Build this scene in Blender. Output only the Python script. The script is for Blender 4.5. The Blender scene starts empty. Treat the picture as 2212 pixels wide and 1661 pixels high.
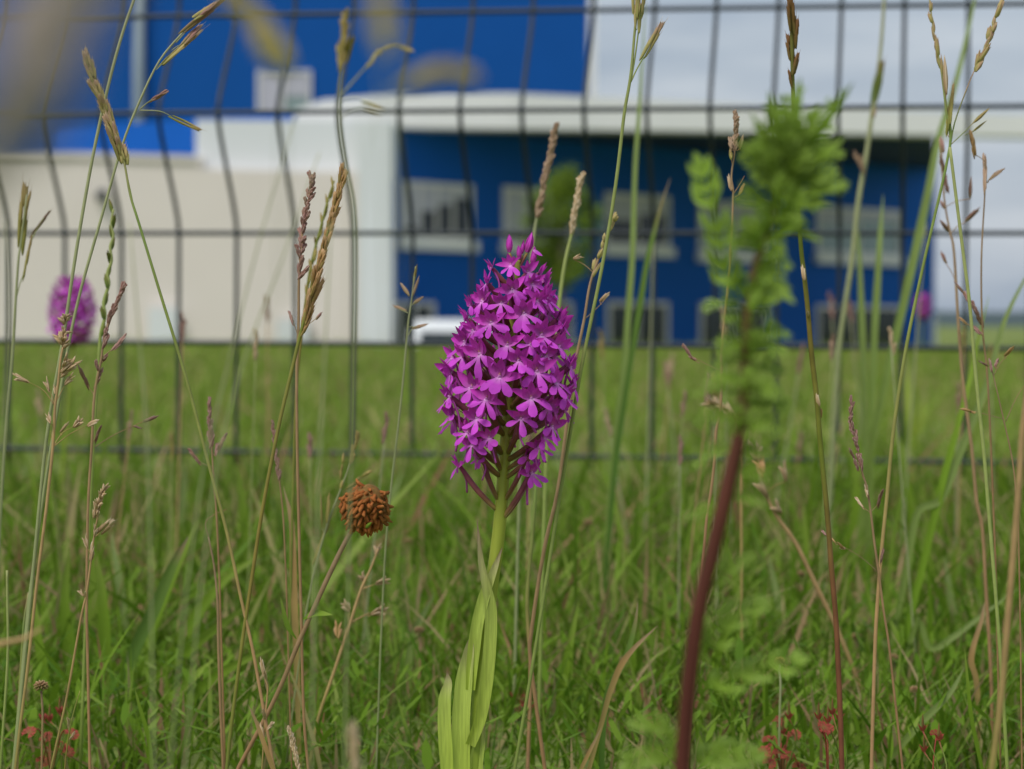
import bpy, math, random
import numpy as np
from mathutils import Vector, Matrix

random.seed(7)
rng = np.random.default_rng(11)
S = bpy.context.scene
COL = S.collection

# ------------------------------------------------------------------ camera, sky, sun, exposure
PW, PH, F = 2212.0, 1661.0, 5500.0          # working frame and focal length, both in working pixels
CAM_H = 0.165
cam_d = bpy.data.cameras.new('camera')
cam = bpy.data.objects.new('camera', cam_d); COL.objects.link(cam)
cam_d.sensor_width = 17.3
cam_d.lens = 17.3 * F / PW
cam_d.clip_start = 0.02; cam_d.clip_end = 9000
PITCH = math.atan((830.5 - 695.0) / F)
ROLL = math.radians(0.33)
cam.matrix_world = (Matrix.Translation((0, 0, CAM_H)) @ Matrix.Rotation(math.radians(90) - PITCH, 4, 'X')
                    @ Matrix.Rotation(ROLL, 4, 'Z'))
cam_d.dof.use_dof = True
cam_d.dof.focus_distance = 0.80
cam_d.dof.aperture_fstop = 9.2
cam_d.dof.aperture_blades = 7
S.camera = cam
CM = cam.matrix_world.copy()

SUN_DIR = Vector((-0.42, -0.55, 1.0)).normalized()
wd = bpy.data.worlds.new('World'); S.world = wd; wd.use_nodes = True
nt = wd.node_tree; nt.nodes.clear()
def wn(t, **k):
    n = nt.nodes.new(t)
    for a, b in k.items(): setattr(n, a, b)
    return n
sky = wn('ShaderNodeTexSky', sky_type='NISHITA', sun_disc=False, air_density=1.2, dust_density=3.0)
sky.sun_elevation = math.asin(SUN_DIR.z); sky.sun_rotation = math.atan2(SUN_DIR.x, SUN_DIR.y)
scl = wn('ShaderNodeVectorMath', operation='SCALE'); scl.inputs['Scale'].default_value = 0.06
tc = wn('ShaderNodeTexCoord')
mp = wn('ShaderNodeMapping'); mp.inputs['Scale'].default_value = (5, 5, 22)
nz = wn('ShaderNodeTexNoise'); nz.inputs['Scale'].default_value = 1.6; nz.inputs['Detail'].default_value = 5; nz.inputs['Roughness'].default_value = 0.55
rp = wn('ShaderNodeValToRGB')
rp.color_ramp.elements[0].position = 0.36; rp.color_ramp.elements[0].color = (0.25, 0.295, 0.36, 1)
rp.color_ramp.elements[1].position = 0.66; rp.color_ramp.elements[1].color = (0.37, 0.405, 0.45, 1)
mx = wn('ShaderNodeMix', data_type='RGBA'); mx.inputs[0].default_value = 0.82
bg = wn('ShaderNodeBackground'); bg.inputs['Strength'].default_value = 1.0
ow = wn('ShaderNodeOutputWorld')
L = nt.links.new
L(sky.outputs[0], scl.inputs[0]); L(tc.outputs['Generated'], mp.inputs[0]); L(mp.outputs[0], nz.inputs['Vector'])
L(nz.outputs[0], rp.inputs[0]); L(scl.outputs[0], mx.inputs[6]); L(rp.outputs[0], mx.inputs[7])
L(mx.outputs[2], bg.inputs['Color']); L(bg.outputs[0], ow.inputs[0])

sun_d = bpy.data.lights.new('sun', 'SUN'); sun_d.energy = 1.5; sun_d.angle = math.radians(28); sun_d.color = (1, 0.97, 0.92)
sun = bpy.data.objects.new('sun', sun_d); COL.objects.link(sun)
sun.rotation_euler = SUN_DIR.to_track_quat('Z', 'Y').to_euler()

S.view_settings.view_transform = 'Standard'; S.view_settings.look = 'None'
S.view_settings.exposure = 0.72; S.view_settings.gamma = 1.0
S.cycles.use_denoising = True
S.cycles.max_bounces = 6; S.cycles.diffuse_bounces = 3; S.cycles.transparent_max_bounces = 8

# ------------------------------------------------------------------ helpers
def W(x, y, z):
    """working pixel (x, y) at distance z in front of the lens -> point in the place"""
    return CM @ Vector(((x - PW / 2) / F * z, -(y - PH / 2) / F * z, -z))
CAM_R = (CM.to_3x3() @ Vector((1, 0, 0))); CAM_U = (CM.to_3x3() @ Vector((0, 1, 0))); CAM_F = (CM.to_3x3() @ Vector((0, 0, -1)))

def material(name, ramp, rough=0.6, transl=0.0, attr='t', noise=0.25, nscale=60.0, spec=0.12, stretch=None, jitter=0.12, bump=0.0):
    m = bpy.data.materials.new(name); m.use_nodes = True
    n = m.node_tree; n.nodes.clear(); N = n.nodes.new; K = n.links.new
    out = N('ShaderNodeOutputMaterial'); bs = N('ShaderNodeBsdfPrincipled')
    bs.inputs['Roughness'].default_value = rough; bs.inputs['Specular IOR Level'].default_value = spec
    cr = N('ShaderNodeValToRGB')
    while len(cr.color_ramp.elements) < len(ramp): cr.color_ramp.elements.new(0.5)
    for e, (p, c) in zip(cr.color_ramp.elements, ramp): e.position = p; e.color = (*c, 1)
    if attr:
        at = N('ShaderNodeAttribute'); at.attribute_name = attr; K(at.outputs['Fac'], cr.inputs[0])
    else:
        cr.inputs[0].default_value = 0.0
    co = N('ShaderNodeTexCoord'); nz = N('ShaderNodeTexNoise'); nz.inputs['Scale'].default_value = nscale; nz.inputs['Detail'].default_value = 4
    mpn = N('ShaderNodeMapping'); mpn.inputs['Scale'].default_value = stretch or (1, 1, 1)
    K(co.outputs['Object'], mpn.inputs[0]); K(mpn.outputs[0], nz.inputs['Vector'])
    mr = N('ShaderNodeMapRange'); mr.inputs[1].default_value = 0.25; mr.inputs[2].default_value = 0.75
    mr.inputs[3].default_value = 1 - noise; mr.inputs[4].default_value = 1 + noise
    K(nz.outputs[0], mr.inputs[0])
    oi = N('ShaderNodeObjectInfo'); m2 = N('ShaderNodeMapRange'); m2.inputs[3].default_value = 1 - jitter; m2.inputs[4].default_value = 1 + jitter
    K(oi.outputs['Random'], m2.inputs[0])
    mu = N('ShaderNodeMath'); mu.operation = 'MULTIPLY'; K(mr.outputs[0], mu.inputs[0]); K(m2.outputs[0], mu.inputs[1])
    sc = N('ShaderNodeVectorMath'); sc.operation = 'SCALE'; K(cr.outputs[0], sc.inputs[0]); K(mu.outputs[0], sc.inputs['Scale'])
    K(sc.outputs[0], bs.inputs['Base Color'])
    if bump:
        bp = N('ShaderNodeBump'); bp.inputs['Strength'].default_value = bump; bp.inputs['Distance'].default_value = 0.001
        K(nz.outputs[0], bp.inputs['Height']); K(bp.outputs[0], bs.inputs['Normal'])
    if transl:
        tr = N('ShaderNodeBsdfTranslucent'); K(sc.outputs[0], tr.inputs['Color'])
        ms = N('ShaderNodeMixShader'); ms.inputs[0].default_value = transl
        K(bs.outputs[0], ms.inputs[1]); K(tr.outputs[0], ms.inputs[2]); K(ms.outputs[0], out.inputs[0])
    else:
        K(bs.outputs[0], out.inputs[0])
    return m

def plain(name, c, rough=0.6, noise=0.08, nscale=2.0, spec=0.3, metal=0.0):
    m = material(name, [(0, c), (1, c)], rough=rough, attr=None, noise=noise, nscale=nscale, spec=spec, jitter=0.03)
    for n in m.node_tree.nodes:
        if n.type == 'BSDF_PRINCIPLED': n.inputs['Metallic'].default_value = metal
    return m

def mesh_np(name, V, Fc, attrs=None, smooth=True):
    """V (n,3) array, Fc list of index arrays (all quads or all tris as (m,k) arrays)"""
    me = bpy.data.meshes.new(name)
    V = np.asarray(V, dtype=np.float32)
    me.vertices.add(len(V)); me.vertices.foreach_set('co', V.ravel())
    loops = np.concatenate([f.ravel() for f in Fc]).astype(np.int32)
    tot = np.concatenate([np.full(len(f), f.shape[1]) for f in Fc]).astype(np.int32)
    st = np.concatenate([[0], np.cumsum(tot)[:-1]]).astype(np.int32)
    me.loops.add(len(loops)); me.loops.foreach_set('vertex_index', loops)
    me.polygons.add(len(tot)); me.polygons.foreach_set('loop_start', st); me.polygons.foreach_set('loop_total', tot)
    me.polygons.foreach_set('use_smooth', np.full(len(tot), smooth))
    for k, a in (attrs or {}).items():
        at = me.attributes.new(k, 'FLOAT', 'POINT'); at.data.foreach_set('value', np.asarray(a, dtype=np.float32))
    me.update(calc_edges=True); me.validate()
    return me

class MB:
    """collects geometry of ONE part in world coordinates"""
    def __init__(s): s.v = []; s.f = []; s.t = []
    def add(s, vs, fs, ts):
        o = len(s.v); s.v += [tuple(v) for v in vs]; s.f += [tuple(i + o for i in f) for f in fs]; s.t += list(ts)
        return s
    def tube(s, pts, rad, n=7, t0=0.0, t1=1.0, cap=True):
        pts = [Vector(p) for p in pts]; m = len(pts)
        vs, fs, ts = [], [], []
        nrm = None
        for i, p in enumerate(pts):
            tg = (pts[min(i + 1, m - 1)] - pts[max(i - 1, 0)]).normalized()
            if nrm is None:
                nrm = tg.orthogonal().normalized()
            nrm = (nrm - tg * nrm.dot(tg)).normalized()
            b = tg.cross(nrm)
            for k in range(n):
                a = 2 * math.pi * k / n
                vs.append(p + (nrm * math.cos(a) + b * math.sin(a)) * rad[i]); ts.append(t0 + (t1 - t0) * i / (m - 1))
        for i in range(m - 1):
            for k in range(n):
                fs.append((i * n + k, i * n + (k + 1) % n, (i + 1) * n + (k + 1) % n, (i + 1) * n + k))
        if cap:
            fs.append(tuple(range(n))[::-1]); fs.append(tuple((m - 1) * n + k for k in range(n)))
        return s.add(vs, fs, ts)
    def petal(s, o, d, nrm, length, hw, prof, curl=0.0, cup=0.0, nu=6, nv=2, wave=0.0, t0=0.0, t1=1.0, twist=0.0):
        d = Vector(d).normalized(); nrm = (Vector(nrm) - d * Vector(nrm).dot(d)).normalized(); side = d.cross(nrm)
        vs, fs, ts = [], [], []
        ph = random.uniform(0, 6.28)
        for i in range(nu + 1):
            t = i / nu; w = np.interp(t, [p[0] for p in prof], [p[1] for p in prof]) * hw
            ca, sa = math.cos(twist * t), math.sin(twist * t)
            sd = side * ca + nrm * sa; nn = nrm * ca - side * sa
            for j in range(-nv, nv + 1):
                v = j / nv
                p = Vector(o) + d * (length * t) + nrm * (curl * length * t * t) + sd * (w * v) + nn * (cup * w * v * v + wave * hw * math.sin(7 * t + 2.2 * v + ph))
                vs.append(p); ts.append(t0 + (t1 - t0) * t)
        k = 2 * nv + 1
        for i in range(nu):
            for j in range(k - 1):
                fs.append((i * k + j, i * k + j + 1, (i + 1) * k + j + 1, (i + 1) * k + j))
        return s.add(vs, fs, ts)
    def ribbon(s, pts, hw, face, prof, fold=0.15, t0=0.0, t1=1.0, twist=0.0):
        """leaf blade along pts, flat side towards `face`"""
        pts = [Vector(p) for p in pts]; m = len(pts); vs, fs, ts = [], [], []
        for i, p in enumerate(pts):
            tg = (pts[min(i + 1, m - 1)] - pts[max(i - 1, 0)]).normalized()
            sd = tg.cross(Vector(face)).normalized(); nn = sd.cross(tg)
            a = twist * i / (m - 1); sd, nn = sd * math.cos(a) + nn * math.sin(a), nn * math.cos(a) - sd * math.sin(a)
            t = i / (m - 1); w = float(np.interp(t, [q[0] for q in prof], [q[1] for q in prof])) * hw
            for v in (-1, -0.5, 0, 0.5, 1):
                vs.append(p + sd * (w * v) + nn * (fold * w * (abs(v) ** 1.5))); ts.append(t0 + (t1 - t0) * t)
        for i in range(m - 1):
            for j in range(4):
                fs.append((i * 5 + j, i * 5 + j + 1, (i + 1) * 5 + j + 1, (i + 1) * 5 + j))
        return s.add(vs, fs, ts)
    def spindle(s, a, b, w, n=6, t0=0.0, t1=1.0, prof=((0, .25), (.18, .8), (.4, 1), (.7, .7), (.9, .3), (1, .03)), flat=0.75):
        a = Vector(a); b = Vector(b); d = (b - a); ln = d.length; d = d.normalized(); u = d.orthogonal().normalized(); q = d.cross(u)
        vs, fs, ts = [], [], []
        for (t, r) in prof:
            for k in range(n):
                g = 2 * math.pi * k / n
                vs.append(a + d * (ln * t) + u * (math.cos(g) * r * w) + q * (math.sin(g) * r * w * flat)); ts.append(t0 + (t1 - t0) * t)
        m = len(prof)
        for i in range(m - 1):
            for k in range(n):
                fs.append((i * n + k, i * n + (k + 1) % n, (i + 1) * n + (k + 1) % n, (i + 1) * n + k))
        fs.append(tuple(range(n))[::-1]); fs.append(tuple((m - 1) * n + k for k in range(n)))
        return s.add(vs, fs, ts)
    def box(s, o, ex, ey, ez):
        """box from corner o with edge vectors"""
        o, ex, ey, ez = Vector(o), Vector(ex), Vector(ey), Vector(ez)
        vs = [o, o + ex, o + ex + ey, o + ey, o + ez, o + ex + ez, o + ex + ey + ez, o + ey + ez]
        fs = [(0, 3, 2, 1), (4, 5, 6, 7), (0, 1, 5, 4), (1, 2, 6, 5), (2, 3, 7, 6), (3, 0, 4, 7)]
        return s.add(vs, fs, [0] * 8)
    def prism(s, poly, ex):
        """polygon of world points extruded by ex"""
        n = len(poly); ex = Vector(ex); vs = [Vector(p) for p in poly] + [Vector(p) + ex for p in poly]
        fs = [tuple(range(n)), tuple(range(2 * n - 1, n - 1, -1))] + [(i, i + n, (i + 1) % n + n, (i + 1) % n) for i in range(n)]
        return s.add(vs, fs, [0] * (2 * n))
    def mesh(s, name, base, mat, smooth=True):
        me = bpy.data.meshes.new(name)
        b = Vector(base)
        me.from_pydata([(v[0] - b.x, v[1] - b.y, v[2] - b.z) for v in s.v], [], s.f)
        at = me.attributes.new('t', 'FLOAT', 'POINT'); at.data.foreach_set('value', np.asarray(s.t, dtype=np.float32))
        me.polygons.foreach_set('use_smooth', [smooth] * len(me.polygons))
        me.update(); me.materials.append(mat)
        return me
    def part(s, name, mat, parent, smooth=True):
        """mesh child of a thing (or of one of its parts)"""
        root = parent
        while root.parent: root = root.parent
        o = bpy.data.objects.new(name, s.mesh(name, root.location, mat, smooth)); COL.objects.link(o); o.parent = parent
        return o
    def solo(s, name, mat, base, label=None, cat=None, group=None, kind=None, smooth=True):
        o = bpy.data.objects.new(name, s.mesh(name, base, mat, smooth)); COL.objects.link(o); o.location = base
        tag(o, label, cat, group, kind); return o

def tag(o, label=None, cat=None, group=None, kind=None):
    for k, v in (('label', label), ('category', cat), ('group', group), ('kind', kind)):
        if v: o[k] = v
    return o

def thing(name, label, cat, base, group=None):
    o = bpy.data.objects.new(name, None); COL.objects.link(o); o.location = base; o.empty_display_size = 0.01
    return tag(o, label, cat, group)

def smooth_path(pts, sub=5):
    """Catmull-Rom through tuples (any length)"""
    P = [np.array(p, float) for p in pts]
    if len(P) == 2: P = [P[0], (P[0] + P[1]) / 2, P[1]]
    P = [2 * P[0] - P[1]] + P + [2 * P[-1] - P[-2]]
    out = []
    for i in range(1, len(P) - 2):
        p0, p1, p2, p3 = P[i - 1], P[i], P[i + 1], P[i + 2]
        for k in range(sub):
            t = k / sub
            out.append(0.5 * ((2 * p1) + (-p0 + p2) * t + (2 * p0 - 5 * p1 + 4 * p2 - p3) * t * t + (-p0 + 3 * p1 - 3 * p2 + p3) * t ** 3))
    out.append(P[-2]); return out

def ground_z(y):
    if y < 2.4: return 0.0
    if y < 35: return -0.21 * (y - 2.4) / 32.6
    if y < 43: 
        t = (y - 35) / 8; return -0.21 - 1.69 * t * t * (3 - 2 * t)
    return -1.9

def to_ground(pts3):
    """pts3 ends at its lowest point: carry it down to the soil"""
    p, q = Vector(pts3[-1]), Vector(pts3[-2])
    if p.z <= ground_z(p.y): return pts3
    d = (p - q); d.z = min(d.z, -1e-4); h = Vector((d.x, d.y, 0)); vz = -d.z
    if h.length > 0.45 * vz: h = h.normalized() * 0.45 * vz
    h *= 0.7
    g = ground_z(p.y) - 0.006; k = (p.z - g) / vz
    return list(pts3) + [p + (h - Vector((0, 0, vz))) * (k * s) for s in (0.33, 0.66, 1.0)]

def path3(pts, z, sub=5):
    """working-pixel path (x, y[, z]) -> world points"""
    return [W(p[0], p[1], p[2]) for p in smooth_path([(a[0], a[1], a[2] if len(a) > 2 else z) for a in pts], sub)]

# ------------------------------------------------------------------ materials
M = {}
def G(*c): return tuple(c)
M['culm_green'] = material('culm_green', [(0, (.36, .38, .15)), (.55, (.33, .38, .12)), (1, (.24, .31, .07))], 0.5, 0.1, nscale=300, noise=.12)
M['culm_pale'] = material('culm_pale', [(0, (.42, .42, .24)), (1, (.31, .35, .15))], 0.55, 0.15, nscale=200, noise=.12)
M['culm_tan'] = material('culm_tan', [(0, (.50, .33, .16)), (.6, (.48, .31, .14)), (1, (.30, .27, .07))], 0.6, 0.1, nscale=200, noise=.18)
M['culm_pink'] = material('culm_pink', [(0, (.33, .22, .14)), (.5, (.38, .25, .13)), (1, (.38, .21, .10))], 0.6, 0.1, nscale=150, noise=.2)
M['culm_mix'] = material('culm_mix', [(0, (.42, .34, .17)), (.25, (.22, .30, .08)), (.55, (.28, .27, .08)), (.75, (.46, .28, .13)), (1, (.42, .24, .13))], 0.55, 0.1, nscale=200, noise=.15)
M['culm_olive'] = material('culm_olive', [(0, (.33, .30, .08)), (.35, (.20, .23, .05)), (.7, (.26, .20, .05)), (1, (.16, .22, .04))], 0.5, 0.1, nscale=200, noise=.15)
M['culm_grey'] = material('culm_grey', [(0, (.42, .36, .32)), (1, (.38, .33, .26))], 0.7, 0.1, nscale=200, noise=.15)
M['culm_dark'] = material('culm_dark', [(0, (.20, .17, .05)), (.25, (.10, .14, .02)), (.42, (.17, .13, .03)), (.6, (.17, .20, .03)), (.75, (.20, .09, .04)), (1, (.19, .06, .04))], 0.4, 0.05, nscale=150, noise=.25)
M['sp_tan'] = material('sp_tan', [(0, (.36, .23, .12)), (.5, (.55, .39, .22)), (1, (.74, .61, .44))], 0.7, 0.2, nscale=400, noise=.25)
M['sp_brown'] = material('sp_brown', [(0, (.32, .26, .08)), (.5, (.46, .26, .11)), (1, (.62, .40, .22))], 0.65, 0.15, nscale=400, noise=.3)
M['sp_purple'] = material('sp_purple', [(0, (.32, .26, .11)), (.4, (.33, .17, .14)), (.8, (.40, .24, .20)), (1, (.66, .55, .42))], 0.65, 0.15, nscale=400, noise=.25)
M['sp_olive'] = material('sp_olive', [(0, (.26, .26, .06)), (.5, (.38, .31, .10)), (1, (.42, .28, .13))], 0.65, 0.2, nscale=300, noise=.25)
M['sp_brome'] = material('sp_brome', [(0, (.36, .34, .11)), (.45, (.55, .43, .18)), (.8, (.46, .28, .19)), (1, (.72, .58, .36))], 0.6, 0.2, nscale=500, noise=.35)
M['sp_pink'] = material('sp_pink', [(0, (.36, .26, .14)), (.5, (.40, .26, .17)), (1, (.50, .36, .25))], 0.65, 0.2, nscale=400, noise=.25)
M['sp_grey'] = material('sp_grey', [(0, (.30, .26, .22)), (.5, (.42, .36, .32)), (1, (.5, .42, .36))], 0.7, 0.2, nscale=300, noise=.2)
M['sp_dark'] = material('sp_dark', [(0, (.18, .14, .04)), (.6, (.21, .11, .04)), (1, (.28, .14, .07))], 0.6, 0.1, nscale=300, noise=.3)
M['sp_yellow'] = material('sp_yellow', [(0, (.46, .42, .14)), (.6, (.60, .48, .20)), (1, (.52, .38, .26))], 0.6, 0.25, nscale=300, noise=.2)
M['sp_green'] = material('sp_green', [(0, (.14, .22, .04)), (.6, (.22, .24, .06)), (1, (.26, .17, .08))], 0.6, 0.2, nscale=300, noise=.2)
M['blade'] = material('blade', [(0, (.12, .22, .015)), (.6, (.20, .32, .028)), (1, (.28, .37, .065))], 0.45, 0.35, nscale=40, noise=.15, stretch=(3, 3, .4))
M['blade_pale'] = material('blade_pale', [(0, (.22, .31, .06)), (1, (.32, .40, .14))], 0.5, 0.35, nscale=40, noise=.12)
M['blade_tip'] = material('blade_tip', [(0, (.08, .17, .025)), (.72, (.16, .25, .05)), (.86, (.30, .25, .11)), (1, (.38, .29, .19))], 0.5, 0.3, nscale=40, noise=.15)
M['blade_dry'] = material('blade_dry', [(0, (.34, .27, .09)), (.5, (.42, .26, .10)), (1, (.42, .30, .18))], 0.6, 0.25, nscale=60, noise=.2)
M['lip'] = material('lip', [(0, (.90, .58, .86)), (.16, (.76, .24, .75)), (.45, (.68, .095, .68)), (1, (.64, .080, .66))], 0.55, 0.3, nscale=350, noise=.12, spec=.08, jitter=.16)
M['sepal'] = material('sepal', [(0, (.64, .18, .58)), (.5, (.58, .060, .50)), (1, (.50, .040, .40))], 0.55, 0.28, nscale=350, noise=.15, spec=.08, jitter=.2)
M['wilt'] = material('wilt', [(0, (.34, .14, .22)), (1, (.26, .10, .12))], 0.6, 0.2, nscale=300, noise=.3)
M['spur'] = material('spur', [(0, (.58, .12, .52)), (1, (.52, .10, .44))], 0.5, 0.2, nscale=300, noise=.1)
M['ovary'] = material('ovary', [(0, (.30, .24, .06)), (.35, (.24, .09, .07)), (1, (.25, .05, .13))], 0.5, 0.05, nscale=300, noise=.25)
M['bract'] = material('bract', [(0, (.22, .26, .06)), (.35, (.36, .22, .18)), (1, (.30, .07, .22))], 0.5, 0.25, nscale=300, noise=.15)
M['bud'] = material('bud', [(0, (.40, .07, .28)), (.5, (.56, .05, .46)), (1, (.66, .10, .58))], 0.4, 0.15, nscale=250, noise=.2)
M['column'] = material('column', [(0, (.60, .30, .50)), (1, (.42, .12, .10))], 0.5, 0.1, nscale=300, noise=.1)
M['orchid_stem'] = material('orchid_stem', [(0, (.24, .26, .04)), (.5, (.40, .44, .05)), (1, (.28, .38, .04))], 0.4, 0.1, nscale=180, noise=.12, stretch=(4, 4, .3), spec=.4)
M['orchid_leaf'] = material('orchid_leaf', [(0, (.36, .46, .05)), (.6, (.43, .52, .10)), (.85, (.42, .40, .17)), (1, (.28, .17, .13))], 0.42, 0.25, nscale=300, noise=.28, stretch=(5, 5, .25), spec=.4)
M['clover_dry'] = material('clover_dry', [(0, (.14, .07, .02)), (.4, (.32, .10, .025)), (1, (.44, .16, .045))], 0.7, 0.1, nscale=500, noise=.3)
M['clover_core'] = material('clover_core', [(0, (.20, .10, .03)), (1, (.22, .12, .035))], 0.8, 0, nscale=600, noise=.4)
M['weed_stem'] = material('weed_stem', [(0, (.16, .17, .04)), (.25, (.13, .07, .035)), (.6, (.105, .034, .022)), (1, (.095, .027, .020))], 0.45, 0, nscale=120, noise=.3, stretch=(3, 3, .3), spec=.12, bump=.4)
M['weed_leaf'] = material('weed_leaf', [(0, (.14, .23, .018)), (.6, (.20, .31, .035)), (1, (.27, .38, .08))], 0.5, 0.3, nscale=90, noise=.3)
M['crane_red'] = material('crane_red', [(0, (.20, .17, .05)), (.4, (.32, .08, .05)), (1, (.40, .07, .055))], 0.55, 0.25, nscale=200, noise=.25)
M['crane_green'] = material('crane_green', [(0, (.10, .18, .03)), (.8, (.22, .28, .06)), (1, (.42, .08, .08))], 0.55, 0.25, nscale=200, noise=.2)
M['daisy'] = material('daisy', [(0, (.16, .20, .05)), (.5, (.34, .18, .10)), (1, (.55, .45, .22))], 0.7, 0.1, nscale=400, noise=.3)
M['yellow_bud'] = material('yellow_bud', [(0, (.20, .22, .05)), (1, (.46, .38, .08))], 0.7, 0.1, nscale=400, noise=.3)
M['wire'] = plain('wire', (.018, .026, .030), 0.45, .1, 40, .4)
M['blue'] = plain('blue_cladding', (.007, .085, .33), 0.6, .04, .6, .08)
M['blue2'] = plain('blue_facade', (.008, .10, .42), 0.6, .04, .6, .08)
M['white'] = plain('white_paint', (.80, .79, .76), 0.5, .03, .5)
M['cream'] = plain('cream_render', (.74, .67, .61), 0.8, .04, .4)
M['pale'] = plain('pale_panel', (.70, .72, .73), 0.6, .03, .4)
M['grey'] = plain('grey_metal', (.30, .36, .40), 0.5, .05, 1)
M['frame'] = plain('window_frame', (.74, .71, .67), 0.5, .04, 2)
M['blind'] = plain('window_blind', (.50, .49, .55), 0.7, .05, 3)
M['glass'] = plain('window_glass', (.022, .030, .034), 0.08, .05, 1, .35)
M['glass_pale'] = plain('window_glass_pale', (.26, .34, .34), 0.12, .05, 1, .6)
M['soffit'] = plain('soffit_shade', (.010, .030, .085), 0.7, .05, 1)  # navy tone darkened to carry the shade under the canopy
M['tyre'] = plain('tyre_rubber', (.02, .02, .02), 0.8)
M['bark'] = plain('bark', (.12, .09, .06), 0.9, .3, 8)
M['tree_leaf'] = material('tree_leaf', [(0, (.09, .16, .015)), (1, (.20, .28, .03))], 0.5, 0.3, attr='t', nscale=4, noise=.3)
M['hill'] = plain('hill_woodland', (.06, .09, .09), 0.9, .2, .01)

# soil and turf seen between and beyond the blades
def turf_material():
    m = bpy.data.materials.new('turf'); m.use_nodes = True
    n = m.node_tree; bs = n.nodes['Principled BSDF']; N = n.nodes.new; K = n.links.new
    bs.inputs['Roughness'].default_value = 0.9; bs.inputs['Specular IOR Level'].default_value = 0.1
    co = N('ShaderNodeTexCoord')
    a = N('ShaderNodeTexNoise'); a.inputs['Scale'].default_value = 1.3; a.inputs['Detail'].default_value = 6
    b = N('ShaderNodeTexNoise'); b.inputs['Scale'].default_value = 35; b.inputs['Detail'].default_value = 5
    K(co.outputs['Object'], a.inputs['Vector']); K(co.outputs['Object'], b.inputs['Vector'])
    ra = N('ShaderNodeValToRGB'); ra.color_ramp.elements[0].position = .32; ra.color_ramp.elements[1].position = .68
    ra.color_ramp.elements[0].color = (.17, .235, .055, 1); ra.color_ramp.elements[1].color = (.23, .26, .085, 1)
    rb = N('ShaderNodeValToRGB'); rb.color_ramp.elements[0].position = .3; rb.color_ramp.elements[1].position = .7
    rb.color_ramp.elements[0].color = (.55, .55, .55, 1); rb.color_ramp.elements[1].color = (1.2, 1.2, 1.1, 1)
    K(a.outputs[0], ra.inputs[0]); K(b.outputs[0], rb.inputs[0])
    mx = N('ShaderNodeMix'); mx.data_type = 'RGBA'; mx.blend_type = 'MULTIPLY'; mx.inputs[0].default_value = 1
    K(ra.outputs[0], mx.inputs[6]); K(rb.outputs[0], mx.inputs[7]); K(mx.outputs[2], bs.inputs['Base Color'])
    bp = N('ShaderNodeBump'); bp.inputs['Strength'].default_value = .6; bp.inputs['Distance'].default_value = .02
    K(b.outputs[0], bp.inputs['Height']); K(bp.outputs[0], bs.inputs['Normal'])
    return m
M['turf'] = turf_material()

def grass_material():
    m = bpy.data.materials.new('grass_blades'); m.use_nodes = True
    n = m.node_tree; n.nodes.clear(); N = n.nodes.new; K = n.links.new
    out = N('ShaderNodeOutputMaterial'); bs = N('ShaderNodeBsdfPrincipled'); bs.inputs['Roughness'].default_value = .5
    bs.inputs['Specular IOR Level'].default_value = .1
    at = N('ShaderNodeAttribute'); at.attribute_name = 'c'
    r = N('ShaderNodeValToRGB'); els = [(0, (.075, .165, .010)), (.35, (.16, .27, .020)), (.66, (.25, .335, .060)), (.84, (.34, .34, .11)), (.92, (.44, .33, .17)), (1, (.34, .16, .09))]
    while len(r.color_ramp.elements) < len(els): r.color_ramp.elements.new(.5)
    for e, (p, c) in zip(r.color_ramp.elements, els): e.position = p; e.color = (*c, 1)
    K(at.outputs['Fac'], r.inputs[0]); K(r.outputs[0], bs.inputs['Base Color'])
    tr = N('ShaderNodeBsdfTranslucent'); K(r.outputs[0], tr.inputs['Color'])
    ms = N('ShaderNodeMixShader'); ms.inputs[0].default_value = .35
    K(bs.outputs[0], ms.inputs[1]); K(tr.outputs[0], ms.inputs[2]); K(ms.outputs[0], out.inputs[0])
    return m
M['grass'] = grass_material()

# ------------------------------------------------------------------ ground, hills
ys = np.concatenate([np.linspace(-4, 2.4, 30), np.linspace(2.5, 35, 60), np.linspace(35.5, 43, 16), np.array([46, 60, 90, 150, 300, 700, 1500, 3000, 6000])])
xs = np.concatenate([[-3000, -900, -250, -80], np.linspace(-30, 30, 61), [80, 250, 900, 3000]])
V = np.zeros((len(ys), len(xs), 3)); V[:, :, 0] = xs[None]; V[:, :, 1] = ys[:, None]
V[:, :, 2] = np.array([ground_z(y) for y in ys])[:, None]
lump = 0.012 * np.sin(V[:, :, 0] * 3.1 + 1) * np.sin(V[:, :, 1] * 2.3) * (V[:, :, 1] < 20) * (np.abs(V[:, :, 0]) < 28)
V[:, :, 2] += lump - 0.012
ny, nx = len(ys), len(xs); I = np.arange(ny * nx).reshape(ny, nx)
fq = np.stack([I[:-1, :-1], I[:-1, 1:], I[1:, 1:], I[1:, :-1]], -1).reshape(-1, 4)
o = bpy.data.objects.new('field', mesh_np('field', V.reshape(-1, 3), [fq])); COL.objects.link(o); o.data.materials.append(M['turf']); o['kind'] = 'structure'
o['label'] = 'green meadow ground running under the fence to the buildings'

b = MB(); n = 60
hx = np.linspace(-1800, 1800, n); vs = []; fs = []
for i, x in enumerate(hx):
    h = 16 + 9 * math.sin(x * .004 + 1) + 5 * math.sin(x * .011)
    vs += [(x, 2300, -3), (x, 2450, h - 6), (x, 2700, h), (x, 3200, -3)]
for i in range(n - 1):
    for j in range(3): fs.append((i * 4 + j, (i + 1) * 4 + j, (i + 1) * 4 + j + 1, i * 4 + j + 1))
b.add(vs, fs, [0] * len(vs)); b.solo('hills', M['hill'], (0, 2300, -3), 'low wooded hills along the horizon', None, None, 'structure')

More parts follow.
